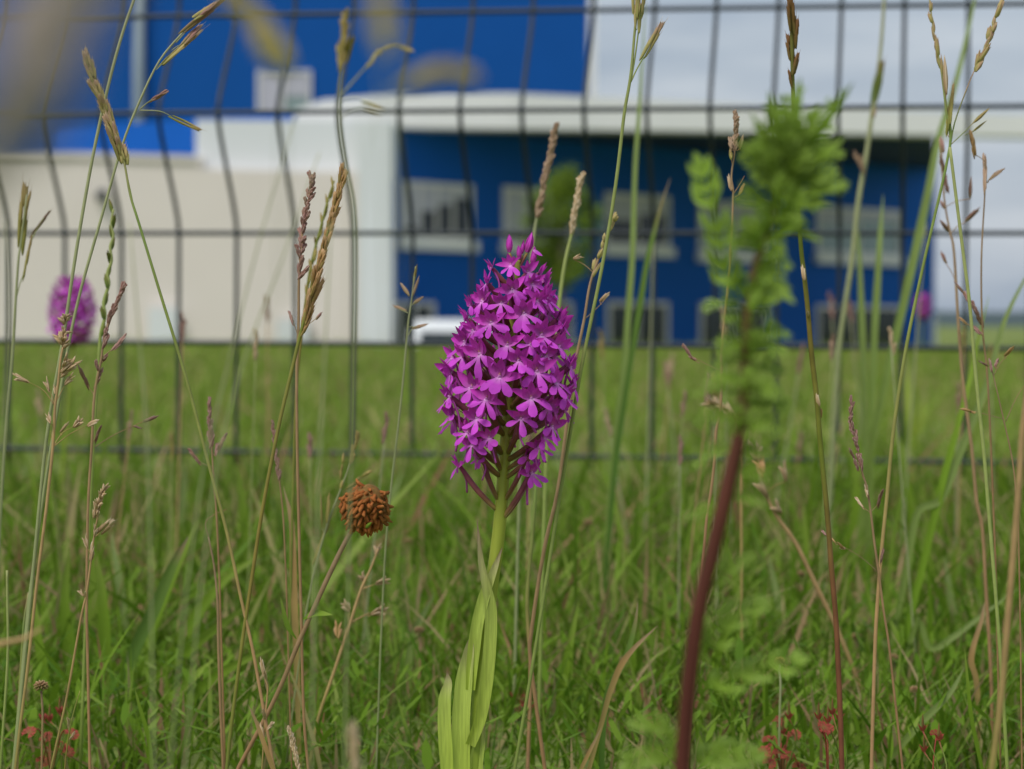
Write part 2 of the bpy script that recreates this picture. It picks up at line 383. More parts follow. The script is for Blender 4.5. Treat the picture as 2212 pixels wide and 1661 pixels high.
# ------------------------------------------------------------------ turf: countless blades
def blades(name, n, y0, y1, half, hfun, wfun, cfun, label, base):
    u = rng.random(n); Y = np.sqrt(y0 ** 2 + u * (y1 ** 2 - y0 ** 2)) if half is None else y0 + u * (y1 - y0)
    X = (rng.random(n) * 2 - 1) * (0.40 * Y + 0.14)
    clump = np.sin(X * 9 + 3 * np.sin(Y * 7)) * np.sin(Y * 11 + 2 * np.sin(X * 6))
    H = hfun(n, X, Y, clump); Wd = wfun(n, Y)
    az = rng.random(n) * 2 * np.pi; lean = np.abs(rng.normal(0, .62, n)) * H; cur = rng.random(n) * .5
    dx, dy = np.cos(az), np.sin(az)
    sa = rng.random(n) * 2 * np.pi; sx, sy = np.cos(sa), np.sin(sa)
    Z0 = np.array([ground_z(y) for y in Y]) - .014
    out = np.zeros((n, 8, 3)); T = np.array([0, .35, .72, 1.0]); wp = np.array([.75, 1.0, .7, .06])
    for i in range(4):
        t = T[i]; off = lean * (t * (1 - cur) + t * t * cur * 1.6)
        cx = X + dx * off; cy = Y + dy * off; cz = Z0 + H * (t - .25 * cur * t * t) 
        for k, sg in ((0, -1), (1, 1)):
            out[:, i * 2 + k, 0] = cx + sg * sx * Wd * wp[i]; out[:, i * 2 + k, 1] = cy + sg * sy * Wd * wp[i]; out[:, i * 2 + k, 2] = cz
    bi = np.arange(n)[:, None] * 8
    q = np.concatenate([bi + np.array([[a, a + 1, a + 3, a + 2]]) for a in (0, 2, 4)], 0)
    c = np.repeat(np.clip(cfun(n, clump), 0, 1), 8)
    me = mesh_np(name, out.reshape(-1, 3) - np.array(base), [q], {'c': c})
    me.materials.append(M['grass']); o = bpy.data.objects.new(name, me); COL.objects.link(o); o.location = base
    tag(o, label, 'grass', None, 'stuff'); return o
def cmix(n, cl):
    c = rng.normal(.30, .19, n) + .12 * cl
    dry = rng.random(n)
    c = np.where(dry < .15, rng.uniform(.86, .95, n), c); c = np.where(dry > .955, rng.uniform(.95, 1, n), c)
    return np.where((dry >= .15) & (dry <= .955), np.clip(c, 0, .8), c)
def cfar(n, cl):
    c = rng.normal(.58, .12, n) + .10 * cl
    return np.where(rng.random(n) < .10, rng.uniform(.86, .95, n), np.clip(c, 0, .84))
blades('meadow_grass', 50000, .93, 2.35, 1, lambda n, X, Y, c: np.clip(np.abs(rng.normal(.031, .015, n)) * (1 + .35 * c) * np.clip(.45 + Y * .55, .6, 1.15), .012, .12),
       lambda n, Y: rng.uniform(.0005, .0012, n) * np.clip(Y, .9, 1.7), cmix, 'dense short green meadow grass in front of the fence', (0, 1.2, 0))
blades('meadow_clumps', 900, 1.15, 2.2, 1, lambda n, X, Y, c: np.clip(rng.normal(.07, .022, n) * (1 + .2 * c), .04, .14),
       lambda n, Y: rng.uniform(.0014, .0030, n), cmix, 'longer broad grass blades standing above the short turf', (0, 1.2, 0))
blades('lawn_grass', 60000, 2.3, 14, None, lambda n, X, Y, c: np.clip(rng.normal(.055, .016, n) * (1 + .2 * c), .02, .11),
       lambda n, Y: rng.uniform(.0012, .003, n) * (1 + .12 * Y), cfar, 'olive green lawn grass on the far side of the fence', (0, 8, 0))
blades('far_lawn_grass', 30000, 14, 36, None, lambda n, X, Y, c: np.clip(rng.normal(.08, .022, n) * (1.05 + .45 * np.sin(X * 1.7 + np.sin(Y)) * np.sin(X * .6 + 2)), .03, .2),
       lambda n, Y: rng.uniform(.006, .012, n), cfar, 'distant olive lawn grass up to the edge of the yard', (0, 25, -.1))

# low rounded leaves of clover and plantain filling the turf
n = 22000; u = rng.random(n); Y = .9 + 1.5 * u; X = (rng.random(n) * 2 - 1) * (.33 * Y + .12)
az = rng.random(n) * 6.283; tl = rng.uniform(.1, .9, n); Ln = rng.uniform(.006, .016, n); Wn = Ln * rng.uniform(.06, .13, n); Z = rng.uniform(-.006, .022, n)
d = np.stack([np.cos(az) * np.cos(tl), np.sin(az) * np.cos(tl), np.sin(tl)], 1); sd = np.stack([-np.sin(az), np.cos(az), np.zeros(n)], 1); C = np.stack([X, Y, Z], 1)
P6 = np.stack([C, C + d * (Ln * .35)[:, None] + sd * Wn[:, None], C + d * (Ln * .8)[:, None] + sd * (Wn * .8)[:, None], C + d * Ln[:, None], C + d * (Ln * .8)[:, None] - sd * (Wn * .8)[:, None], C + d * (Ln * .35)[:, None] - sd * Wn[:, None]], 1)
me = mesh_np('ground_cover', P6.reshape(-1, 3) - np.array((0, 1.2, 0)), [np.arange(n * 6).reshape(n, 6)], {'c': np.repeat(np.clip(rng.normal(.28, .14, n), 0, .6), 6)}); me.materials.append(M['grass'])
o = bpy.data.objects.new('ground_cover', me); COL.objects.link(o); o.location = (0, 1.2, 0); tag(o, 'low fine leaves filling the turf between the grass', 'ground cover', None, 'stuff')

# ------------------------------------------------------------------ buildings
def on_plane(x, y, p0, nrm):
    o = CM.translation; d = W(x, y, 1.0) - o
    return o + d * ((Vector(p0) - o).dot(nrm) / d.dot(nrm))
UP = Vector((0, 0, 1)); YARD = -1.9
# blue office wing: its face recedes to the right
fa = W(848, 700, 52.0); fb = W(2018, 704, 67.4); fa.z = fb.z = 0
FD = (fb - fa).normalized(); FN = Vector((-FD.y, FD.x, 0))      # FN points away from us, into the building
wing = thing('office_wing', 'blue two storey office wing with rows of windows under a white canopy', 'building', (fa.x, fa.y, YARD))
top_w = W(1106, 268, 52.5).z + .35
ln = (fb - fa).length
MB().box((fa.x, fa.y, YARD), FD * ln, FN * 11, (0, 0, top_w - YARD)).part('wall', M['blue2'], wing, False)
MB().box(Vector((fb.x, fb.y, YARD)) - FD * .16 - FN * .04, FD * .22, FN * .3, (0, 0, on_plane(2015, 682, fa, FN).z - YARD)).part('corner_trim', M['pale'], wing, False)
def window(root, x0, x1, y0, y1, p0, nrm, d, sill=True, panes=3, look=0, depth=.06, glass='glass'):
    a = on_plane(x0, y0, p0, nrm); c = on_plane(x1, y1, p0, nrm)
    u0, u1 = (a - Vector(p0)).dot(d), (c - Vector(p0)).dot(d)
    za = on_plane((x0 + x1) / 2, y0, p0, nrm).z; zb = on_plane((x0 + x1) / 2, y1, p0, nrm).z
    q = lambda u, z, off: Vector((p0[0], p0[1], 0)) + d * u + nrm * off + UP * z
    w, h = u1 - u0, za - zb; t = .09
    f = MB()
    f.box(q(u0, zb, -depth), d * w, nrm * depth, UP * t).box(q(u0, za - t, -depth), d * w, nrm * depth, UP * t)
    f.box(q(u0, zb + t, -depth), d * t, nrm * depth, UP * (h - 2 * t)).box(q(u1 - t, zb + t, -depth), d * t, nrm * depth, UP * (h - 2 * t))
    fr = f.part('window', M['frame'], root, False)
    cw = (w - 2 * t) / panes
    for k in range(panes):
        uu = u0 + t + k * cw
        MB().box(q(uu, zb + t, -.02), d * (cw - .03), nrm * .015, UP * (h - 2 * t)).part('pane', M[glass], fr, False)
        bl = [.85, .5, .35, .2][(look + k) % 4] if look >= 0 else 0
        if bl: MB().box(q(uu + .02, zb + t + (h - 2 * t) * (1 - bl), -.045), d * (cw - .06), nrm * .02, UP * ((h - 2 * t) * bl)).part('blind', M['blind'], fr, False)
        if k: MB().box(q(uu - .045, zb + t, -depth + .004), d * .06, nrm * (depth - .01), UP * (h - 2 * t)).part('mullion', M['frame'], fr, False)
    if sill: MB().box(q(u0 - .08, zb - .22, -.16), d * (w + .16), nrm * .15, UP * .22).part('sill', M['white'], fr, False)
for (x0, x1, y0, y1, pn, lk, gl) in [(862, 1018, 395, 518, 4, 0, 'glass'), (1085, 1232, 407, 528, 3, 0, 'glass'), (1305, 1443, 420, 533, 2, 1, 'glass'), (1508, 1660, 437, 548, 2, 3, 'glass_pale'), (1762, 1942, 450, 553, 2, 2, 'glass_pale')]:
    window(wing, x0, x1, y0, y1, fa, FN, FD, True, pn, lk, glass=gl)
for (x0, x1, y0, y1) in [(852, 935, 652, 790), (1085, 1232, 651, 785), (1310, 1440, 652, 782), (1510, 1655, 655, 780), (1762, 1942, 660, 778)]:
    window(wing, x0, x1, y0, y1, fa, FN, FD, False, 2, -1, glass='glass')
# canopy roof: white edge beam running past the wing, soffit between beam and wall with its shade put into the colour
can = thing('canopy_roof', 'long white canopy roof edge above the blue office wing', 'canopy', (W(1500, 700, 54).x, W(1500, 700, 54).y, YARD))
topE = [(640, 240, 51.3), (700, 219, 51.5), (860, 206, 52), (1106, 204, 52.4), (1292, 213, 53), (1638, 230, 54), (2025, 245, 55), (2600, 264, 56.6)]
botE = [(640, 266, 51.3), (700, 268, 51.5), (860, 278, 52), (1106, 280, 52.4), (1292, 282, 53), (1638, 287, 54), (2025, 294, 55), (2600, 302, 56.6)]
bm = MB()
tp = [W(*p) for p in topE]; bt = [W(*p) for p in botE]; dp = Vector((0, .55, 0)); nq = len(tp)
vs = [v - Vector((0, .35, 0)) for v in tp] + [v - Vector((0, .35, 0)) for v in bt] + [v + dp for v in bt] + [v + dp for v in tp]
fs = []
for r in range(4):
    for i in range(nq - 1): fs.append((r * nq + i, ((r + 1) % 4) * nq + i, ((r + 1) % 4) * nq + i + 1, r * nq + i + 1))
fs += [(0, 3 * nq, 2 * nq, nq), (nq - 1, 2 * nq - 1, 3 * nq - 1, 4 * nq - 1)]
bm.add(vs, fs, [0] * len(vs)).part('fascia', M['white'], can, False)
sz = W(1106, 281, 52.4).z
s0 = W(846, 280, 52.1); s1 = W(2016, 294, 55.2); s2 = fb.copy()
poly = [Vector((s0.x, s0.y, s0.z + .03)), Vector((s1.x, s1.y, s1.z + .03)), Vector((s2.x, s2.y, s1.z + .03)), Vector((fa.x, fa.y + .02, s0.z + .03))]
MB().prism(poly, (0, 0, .25)).part('soffit', M['soffit'], can, False)
pst = W(2560, 300, 56.5)
MB().box((pst.x - .12, pst.y - .1, YARD), (.24, 0, 0), (0, .24, 0), (0, 0, pst.z - YARD + .1)).part('post', M['white'], can, False)
# cream low hall on the left with its pale upper block and white corner column
Zc = 50.0; c0 = W(-500, 700, Zc)
hall = thing('low_hall', 'low cream hall with pale panelled upper block beside the blue wing', 'building', (c0.x, c0.y, YARD))
def wpoly(pts, z, deep): 
    P = [W(p[0], p[1], z) for p in pts]
    for p in P: p.y = W(600, 700, z).y
    return MB().prism(P, (0, deep, 0))
yb = 695 + (CAM_H - YARD) * F / Zc
wpoly([(-500, yb), (-500, 312), (420, 341), (436, 341), (436, 366), (776, 372), (776, yb)], Zc, 14).part('wall', M['cream'], hall, False)
wpoly([(424, 380), (424, 259), (850, 262), (850, 380)], Zc + .4, 13).part('upper_wall', M['pale'], hall, False)
wpoly([(-500, 322), (-500, 308), (424, 337), (424, 350)], Zc - .06, .12).part('roof_edge', M['cream'], hall, False)
wpoly([(772, yb), (772, 262), (846, 264), (846, yb)], Zc - .25, 1.2).part('column', M['pale'], hall, False)
lp = W(222, 428, Zc); MB().spindle((lp.x, lp.y - .02, lp.z + .12), (lp.x, lp.y - .42, lp.z - .05), .14, 10).part('wall_lamp', M['wire'], hall)
for (x, y, w, h) in ((320, 665, 60, 70), (598, 690, 66, 60)):
    p = W(x, y + h, Zc - .3); MB().box((p.x, p.y, p.z), (w * Zc / F, 0, 0), (0, .25, 0), (0, 0, h * Zc / F)).part('meter_box', M['pale'], hall, False)
# tall blue hall behind
Zt = 84.0; t0 = W(-1500, 700, Zt); ty = W(600, 700, Zt).y
tall = thing('tall_hall', 'tall blue clad industrial hall behind the low buildings', 'building', (t0.x, ty, YARD))
xr = W(1268, 400, Zt).x
MB().box((t0.x, ty, YARD), (xr - t0.x, 0, 0), (0, 45, 0), (0, 0, 19.0)).part('wall', M['blue'], tall, False)
MB().box((xr + .004, ty - .12, YARD), (.26, 0, 0), (0, .5, 0), (0, 0, 19.0)).part('corner_trim', M['white'], tall, False)
MB().box((t0.x, ty - .2, 17.1), (xr - t0.x + .4, 0, 0), (0, .6, 0), (0, 0, .45)).part('roof_edge', M['white'], tall, False)
dx = W(303, 300, Zt).x
MB().tube([(dx, ty - .24, YARD), (dx, ty - .24, 17)], [.19, .19], 12).part('downpipe', M['grey'], tall)
dx = W(-700, 300, Zt).x
MB().tube([(dx, ty - .24, YARD), (dx, ty - .24, 17)], [.19, .19], 12).part('downpipe', M['grey'], tall)
window(tall, 556, 672, 152, 262, (t0.x, ty, 0), Vector((0, 1, 0)), Vector((1, 0, 0)), False, 2, 0, .1, 'glass_pale')

# white van in the yard, only its roof shows over the edge of the lawn
vz = 46.0; vp = W(905, 708, vz); van = thing('parked_van', 'white parked van in the yard, just its roof showing over the grass', 'van', (vp.x, vp.y, YARD))
x0, x1 = W(880, 700, vz).x, W(880, 700, vz).x + 1.95; y0 = vp.y
prof = [(0, .35), (-.02, .9), (.25, 1.15), (.75, 1.9), (1.0, 2.06), (4.6, 2.08), (4.9, 1.9), (4.95, .35)]
body = MB(); vs = []; fs = []
for sx, (xa, ins) in enumerate(((x0, 0), (x0 + .12, .07), (x1 - .12, .07), (x1, 0))):
    for (yy, zz) in prof: vs.append((xa, y0 + yy, YARD - .05 + (zz + (ins if zz > 1.5 else 0) - (.08 if (sx in (0, 3) and zz > 1.5) else 0))))
k = len(prof)
for s_ in range(3):
    for i in range(k): fs.append((s_ * k + i, s_ * k + (i + 1) % k, (s_ + 1) * k + (i + 1) % k, (s_ + 1) * k + i))
fs += [tuple(range(k))[::-1], tuple(range(3 * k, 4 * k))]
body.add(vs, fs, [0] * len(vs)).part('body', M['pale'], van)
MB().box((x0 + .2, y0 + .262, YARD + 1.2), (x1 - x0 - .4, 0, 0), (0, .45, .66), (0, -.03, .02)).part('windscreen', M['glass'], van, False)
for sx in (x0 + .06, x1 - .26):
    for yy in (.8, 3.9):
        MB().tube([(sx, y0 + yy, YARD + .34), (sx + .2, y0 + yy, YARD + .34)], [.34, .34], 20).part('wheel', M['tyre'], van, False)
for sx in (x0 + .12, x1 - .5):
    MB().box((sx, y0 - .05, YARD + .75), (.36, 0, 0), (0, .06, 0), (0, 0, .2)).part('headlight', M['glass_pale'], van, False)

# young tree in front of the wing
tz = 47.0; tb = W(1212, 700, tz); tree = thing('young_tree', 'young green leafy tree in front of the blue facade', 'tree', (tb.x, tb.y, YARD))
tr = MB(); h0 = YARD; ctop = W(1212, 362, tz).z
tr.tube([(tb.x, tb.y, h0 - .05), (tb.x + .03, tb.y, h0 + 1.2), (tb.x, tb.y, h0 + 2.6), (tb.x + .02, tb.y, ctop - .3)], [.07, .055, .04, .012], 8)
for i in range(14):
    zz = random.uniform(h0 + 1.7, ctop - .5); a = random.uniform(0, 6.28); r = random.uniform(.25, .5)
    tr.tube([(tb.x, tb.y, zz), (tb.x + r * math.cos(a), tb.y + r * math.sin(a), zz + .35)], [.02, .006], 5)
tr.part('trunk', M['bark'], tree)
cr = MB(); clumps = [(random.uniform(h0 + 2.8, ctop - .12), random.uniform(0, 6.28), random.random() ** .6) for _ in range(46)]
for i in range(3600):
    zc, ac, rc = random.choice(clumps); zz = zc + random.gauss(0, .10); f = (zz - h0 - 2.9) / (ctop - h0 - 2.9)
    rad = 0
    f = min(1, max(0, f)); rad = .66 * (math.sin(math.pi * min(1, f * .85 + .12)) ** .7); r = rad * rc
    p = Vector((tb.x + r * math.cos(ac) + random.gauss(0, .085), tb.y + r * math.sin(ac) + random.gauss(0, .085), zz)); d = Vector((random.gauss(0, 1), random.gauss(0, 1), random.gauss(-.2, .6))).normalized(); s_ = d.orthogonal().normalized() * .035; L_ = .1
    cr.add([p, p + d * L_ * .5 + s_, p + d * L_, p + d * L_ * .5 - s_], [(0, 1, 2, 3)], [random.random()] * 4)
cr.part('crown', M['tree_leaf'], tree, False)

# ------------------------------------------------------------------ welded mesh fence
TH = math.atan(.166); ZF = 2.33
fo = W(1106, 700, ZF); fo.z = 0
FDIR = Vector((math.cos(TH), -math.sin(TH), 0)); FNRM = Vector((-math.sin(TH), -math.cos(TH), 0))   # towards us
fence = thing('mesh_fence', 'dark welded wire mesh fence panel with a folded bend between meadow and yard', 'fence', (fo.x, fo.y, 0))
SPX, SPZ, R = .0557, .1015, .0021
zrow = [on_plane(1106, y, fo, FNRM).z for y in (984, 745, 504, 252, 26)]
rows = zrow + [zrow[-1] + SPZ * k for k in range(1, 8)]
fold_at = lambda z, c: max(0.0, 1 - abs(z - c) / SPZ)
def fold(z):
    s = 0
    for c in (zrow[3], zrow[3] + 5 * SPZ):
        f = fold_at(z, c); s += f * f * (3 - 2 * f) * .35 + f * .65
    return .066 * s
u_off = (on_plane(1020, 504, fo, FNRM) - fo).dot(FDIR)
k0, k1 = -30, 26
ul, ur = u_off + k0 * SPX - .02, u_off + k1 * SPX + .02
for z in rows:
    MB().tube([fo + FDIR * u + FNRM * (fold(z) + .0035) + UP * z for u in np.linspace(ul, ur, 5)], [R * 1.1] * 5, 8).part('horizontal_wire', M['wire'], fence)
for k in range(k0, k1 + 1):
    u = u_off + k * SPX
    pts = [fo + FDIR * u + FNRM * fold(z) + UP * z for z in np.arange(rows[0] - .012, rows[-1] + .03, .012)]
    MB().tube(pts, [R] * len(pts), 7).part('vertical_wire', M['wire'], fence)
for u in (ul - .06, ur + .06):
    MB().box(fo + FDIR * (u - .025) - FNRM * .05 + UP * -.02, FDIR * .05, FNRM * .045, UP * 1.3).part('post', M['wire'], fence, False)

#PLANTS
# ------------------------------------------------------------------ spikelets, stalks, blades
def floret_mesh(name, mat, kind):
    """a spikelet one unit long along +Z, one unit half-width across"""
    b = MB(); rr = random.Random(hash(kind) % 1000 if False else len(kind) * 7 + ord(kind[0]))
    if kind == 'brome':            # overlapping pointed lemmas with short awns
        for i in range(8):
            s = -1 if i % 2 else 1; z0 = i * .085; a = Vector((s * .12, 0, z0)); e = Vector((s * (.75 - .05 * i), rr.uniform(-.3, .3), z0 + .40))
            b.spindle(a, e, .36, 5, 0.08 * i, .25 + .1 * i, flat=.6)
            b.tube([e, e + Vector((s * .12, 0, .16))], [.035, .01], 4, .9, 1, False)
        b.spindle((0, 0, .62), (0, 0, 1.0), .3, 5, .5, 1)
    elif kind == 'tuft':           # dense fan of small dry florets
        for i in range(11):
            z0 = rr.uniform(0, .55); a = rr.uniform(0, 6.28); r = rr.uniform(.3, 1.0)
            b.spindle((0, 0, z0), (r * math.cos(a), r * math.sin(a), min(1.05, z0 + rr.uniform(.38, .5))), .22, 5, rr.uniform(0, .3), rr.uniform(.6, 1), flat=.6)
    elif kind == 'lump':           # short crowded rounded spikelets
        for i in range(9):
            z0 = i * .09; a = i * 2.4; 
            b.spindle((0, 0, z0), (.65 * math.cos(a), .65 * math.sin(a), z0 + .26), .36, 5, rr.uniform(0, .4), rr.uniform(.6, 1), flat=.8)
    else:                          # one slim pointed spikelet of three scales
        b.spindle((0, 0, 0), (0, 0, 1), .8, 6, 0, .8, flat=.6)
        b.spindle((.2, 0, .08), (.75, .1, .72), .42, 5, .2, 1, flat=.6)
        b.spindle((-.2, 0, .15), (-.65, -.1, .85), .42, 5, .2, 1, flat=.6)
    return b.mesh('spikelet_' + kind, (0, 0, 0), mat)
SPM = {}
def spikelet(root, a, c, hw, mat, kind):
    """child of a stalk, from world point a to c, half width hw (metres)"""
    if (mat, kind) not in SPM: SPM[(mat, kind)] = floret_mesh(mat + kind, M[mat], kind)
    o = bpy.data.objects.new('spikelet', SPM[(mat, kind)]); COL.objects.link(o); o.parent = root
    hw *= {'brome': 1.5, 'tuft': 1.5, 'lump': 1.35, 'slim': 1.2}[kind]; a, c = Vector(a), Vector(c); d = c - a; q = d.to_track_quat('Z', 'Y').to_matrix().to_4x4()
    o.matrix_basis = Matrix.Translation(a - root.location) @ q @ Matrix.Rotation(random.uniform(0, 6.28), 4, 'Z') @ Matrix.Diagonal((hw, hw, d.length, 1))
    return o

def stalk(label, path, z, r, mat, heads=(), branches=(), spikes=(), cat='grass stalk', name='grass_stalk', group=None, r_top=None, smooth=4):
    """path top -> bottom in working pixels; r half width in pixels; carried down to the soil.
    heads: (path, n, length, half width, spread deg, material, kind); branches: (path, r); spikes: (x0, y0, x1, y1, hw, material, kind)"""
    p3 = to_ground(path3(path, z, smooth)); k = z / F
    base = Vector(p3[-1]); base.z = ground_z(base.y)
    t = thing(name, label, cat, base, group)
    rt = r * .6 if r_top is None else r_top; m = len(p3)
    r *= .86; rt *= .86
    MB().tube(p3, [(rt + (r - rt) * min(1, 2.2 * i / m)) * k for i in range(m)], 7).part('stem', M[mat], t)
    for (bp, br) in branches:
        q = path3(bp, z, 4); MB().tube(q, [br * k * (1 - .5 * i / len(q)) for i in range(len(q))], 5).part('branch', M[mat], t)
    for (hp, n, ln, hw, sp, hm, kd) in heads:
        q = path3(hp, z, 12); m = len(q)
        for i in range(n):
            f = (i + random.uniform(-.25, .25)) / max(1, n - 1); j = int(np.clip(f, 0, 1) * (m - 2)); p = Vector(q[j]); tg = (Vector(q[j + 1]) - p).normalized()
            az = i * 2.6 + random.uniform(-.5, .5); s = math.radians(sp) * random.uniform(.5, 1.3)
            u = tg.orthogonal().normalized(); v = tg.cross(u); d = tg * math.cos(s) + (CAM_R * math.cos(az) * 1.0 + CAM_F * math.sin(az)) * math.sin(s)
            L_ = ln * k * random.uniform(.65, 1.3) * (1 - .25 * f)
            spikelet(t, p, p + d.normalized() * L_, hw * k * random.uniform(.85, 1.15), hm, kd)
    pl = smooth_path([(a[0], a[1]) for a in path], 6) + [pp for (bp, _) in branches for pp in smooth_path([(a[0], a[1]) for a in bp], 4)]
    for (x0, y0, x1, y1, hw, hm, kd) in spikes:
        best = min(pl, key=lambda a: (a[0] - x0) ** 2 + (a[1] - y0) ** 2 + (1e5 if a[1] < y0 - 2 else 0)); gap = math.hypot(best[0] - x0, best[1] - y0)
        if 3 < gap < 60 and len(path[0]) == 2:
            q = path3([(best[0], best[1] + min(18, gap * .5)), ((best[0] + x0) / 2, (best[1] + y0) / 2 + 4), (x0, y0)], z, 3)
            MB().tube(q, [.9 * k] * len(q), 5).part('pedicel', M[mat], t)
        spikelet(t, W(x0, y0, z + random.uniform(-.004, .004)), W(x1, y1, z + random.uniform(-.004, .004)), hw * k, hm, kd)
    return t

BLADE = [(0, .55), (.2, .9), (.5, 1), (.8, .6), (1, .05)]
def blade(label, path, z, hw, mat, twist=.4, name='grass_shoot', group=None):
    """single broad leaf, path base/bottom first"""
    p3 = path3(path, z, 5); q = to_ground(list(reversed(p3)))[::-1]
    base = Vector(q[0]); base.z = ground_z(base.y)
    b = MB().ribbon(q, hw * z / F, -CAM_F, BLADE, .25, twist=twist)
    return b.solo(name, M[mat], base, label, 'grass', group)

# ------------------------------------------------------------------ orchids
LOBE = [(0, .26), (.25, .46), (.55, .9), (.78, 1.0), (.93, .74), (1, .3)]
PTD = [(0, .45), (.3, 1), (.6, .85), (.85, .42), (1, .03)]
def flower(root, T, Sp, f, k, size=1.0, fine=True, wilt=0.0):
    """one orchid flower: throat at T, ovary starting on the stem at Sp, facing f; k metres per pixel"""
    j = lambda a: random.uniform(-a, a)
    f = (f + Vector((j(.12), j(.12), j(.12)))).normalized(); u = (Vector((0, 0, 1)) - f * f.z).normalized(); r = f.cross(u)
    ro = j(.38); u, r = u * math.cos(ro) + r * math.sin(ro), r * math.cos(ro) - u * math.sin(ro)
    e = k * size; nu = 6 if fine else 3; nv = 2 if fine else 1
    fl = MB(); q0 = random.uniform(.25, .8); d0 = (-u * .86 + f * q0).normalized(); ln = (f * .86 + u * q0).normalized(); spr = random.uniform(44, 64)
    T = Vector(T)
    for a, L_, w in ((0, 40, 8.8), (1, 40, 8.2), (-1, 40, 8.2)):
        g = math.radians(spr) * a + j(.18); d = d0 * math.cos(g) + r * math.sin(g)
        fl.petal(T + f * 1.5 * e, d, ln, L_ * e * random.uniform(.82, 1.14), w * e * random.uniform(.85, 1.2), LOBE, curl=random.uniform(-.42, .15), cup=-.12 + j(.3), wave=.05, nu=nu, nv=nv)
    if fine: fl.spindle(T - f * 4 * e, T + f * 5 * e + u * 3 * e, 4 * e, 6, 0, .12)
    o = fl.part('flower', M['wilt' if wilt else 'lip'], root)
    for s in (1, -1):
        MB().petal(T - f * 2 * e, r * s * .82 + u * random.uniform(.1, .9) + f * random.uniform(-.3, .6), f + u * .3, 42 * e, 9 * e, PTD, curl=random.uniform(-.25, .2), cup=.3, nu=nu, nv=nv).part('sepal', M['sepal'], o)
    hd = MB()
    for a in (0, .55, -.55):
        d = u * .85 + f * random.uniform(.25, .5) + r * a
        hd.petal(T - f * 4 * e + r * a * 6 * e, d, f - u * .4, (36 if a == 0 else 31) * e, 8.8 * e, PTD, curl=.25, cup=.35, nu=nu, nv=nv)
    hd.part('hood', M['sepal'], o)
    if fine:
        MB().spindle(T - f * 2 * e + u * 1 * e, T + f * 2 * e + u * 9 * e, 3.2 * e, 6, 0, 1).part('column', M['column'], o)
        sp = [T - f * 2 * e, T - f * 9 * e - u * 14 * e, T - f * 17 * e - u * 38 * e + r * j(4) * e, T - f * (13 + j(6)) * e - u * (66 + j(8)) * e + r * j(8) * e]
        sp = [Vector(p) for p in smooth_path([tuple(p) for p in sp], 4)]
        MB().tube(sp, [2.6 * e] * len(sp), 5).part('spur', M['spur'], o)
    Sp = Vector(Sp); mid = (Sp + T) / 2 + (T - Sp).length * .05 * (u * -.6 + f * .3); bk = T - f * 3 * e
    pv = [Vector(p) for p in smooth_path([tuple(Sp), tuple(mid), tuple(bk)], 5)]; m = len(pv)
    MB().tube(pv, [e * (3.4 + 3.6 * math.sin(math.pi * min(1, .12 + .8 * i / m))) for i in range(m)], 7 if fine else 5).part('ovary', M['ovary'], o)
    if fine:
        d = (T - Sp); side = f * .5 - u * .5
        bp = [Sp + side * 3 * e, Sp + d * .4 + side * 11 * e + r * 3 * e, Sp + d * .85 + side * 14 * e + r * 6 * e]
        bp = [Vector(p) for p in smooth_path([tuple(p) for p in bp], 4)]
        MB().ribbon(bp, 6.2 * e, side, [(0, .7), (.25, 1), (.7, .6), (1, .05)], .5).part('bract', M['bract'], o)
    return o

axis = [(1121, 552), (1118, 575), (1112, 640), (1108, 720), (1104, 800), (1099, 880), (1093, 950), (1087, 1030), (1082, 1100), (1075, 1170), (1064, 1250), (1054, 1330), (1046, 1400), (1036, 1500), (1024, 1661)]
ZO = 0.80; KO = ZO / F
a3 = to_ground(path3(axis, ZO, 5)); ob = Vector(a3[-1]); ob.z = 0
orchid = thing('orchid', 'tall magenta pyramidal orchid in sharp focus with one dense flower spike', 'orchid', ob)
m = len(a3); rad = [KO * float(np.interp(i / m, [0, .15, .3, .45, .55, .7, 1], [5, 9, 11, 13.5, 14.5, 15, 17])) for i in range(m)]
MB().tube(a3, rad, 12).part('stem', M['orchid_stem'], orchid)
ax_x = lambda y: float(np.interp(y, [p[1] for p in axis], [p[0] for p in axis]))
RING = lambda y: float(np.interp(y, [520, 560, 590, 640, 700, 750, 800, 850, 900, 950, 1010, 1040], [10, 28, 52, 78, 104, 122, 136, 142, 132, 116, 92, 72]))
front = [(1103, 573, .72), (1140, 587, .8), (1107, 626, .95), (1042, 652, .95), (1132, 678, 1), (1061, 698, 1), (1180, 646, .95), (1096, 746, 1.02), (1037, 766, 1.08), (1169, 725, 1.05),
         (1207, 690, 1), (1078, 816, 1.15), (1160, 803, 1.1), (1207, 750, 1.05), (1005, 739, 1), (1008, 690, 1), (974, 805, 1.05), (1018, 838, 1.08), (1232, 795, 1), (1200, 828, 1),
         (1062, 580, .72), (1052, 612, .82), (1166, 590, .72), (1182, 622, .82), (974, 896, 1.05), (1148, 862, 1.02), (1220, 856, 1), (972, 858, 1), (1010, 936, .9), (1057, 946, .7),
         (1192, 922, .9), (1163, 966, .75), (990, 1006, .85), (1148, 1022, .9), (1030, 905, .9), (1125, 905, .8), (1000, 770, .9), (1160, 650, .9), (1083, 655, .8), (1120, 780, .9), (1145, 745, .8), (1180, 770, .9), (1050, 862, .95), (1185, 880, .9), (1022, 715, .8), (1150, 615, .75), (1215, 720, .9), (1018, 660, .85), (978, 772, .85), (1236, 832, .85), (1020, 962, .8), (1175, 945, .8), (1140, 985, .7), (1040, 985, .6)]
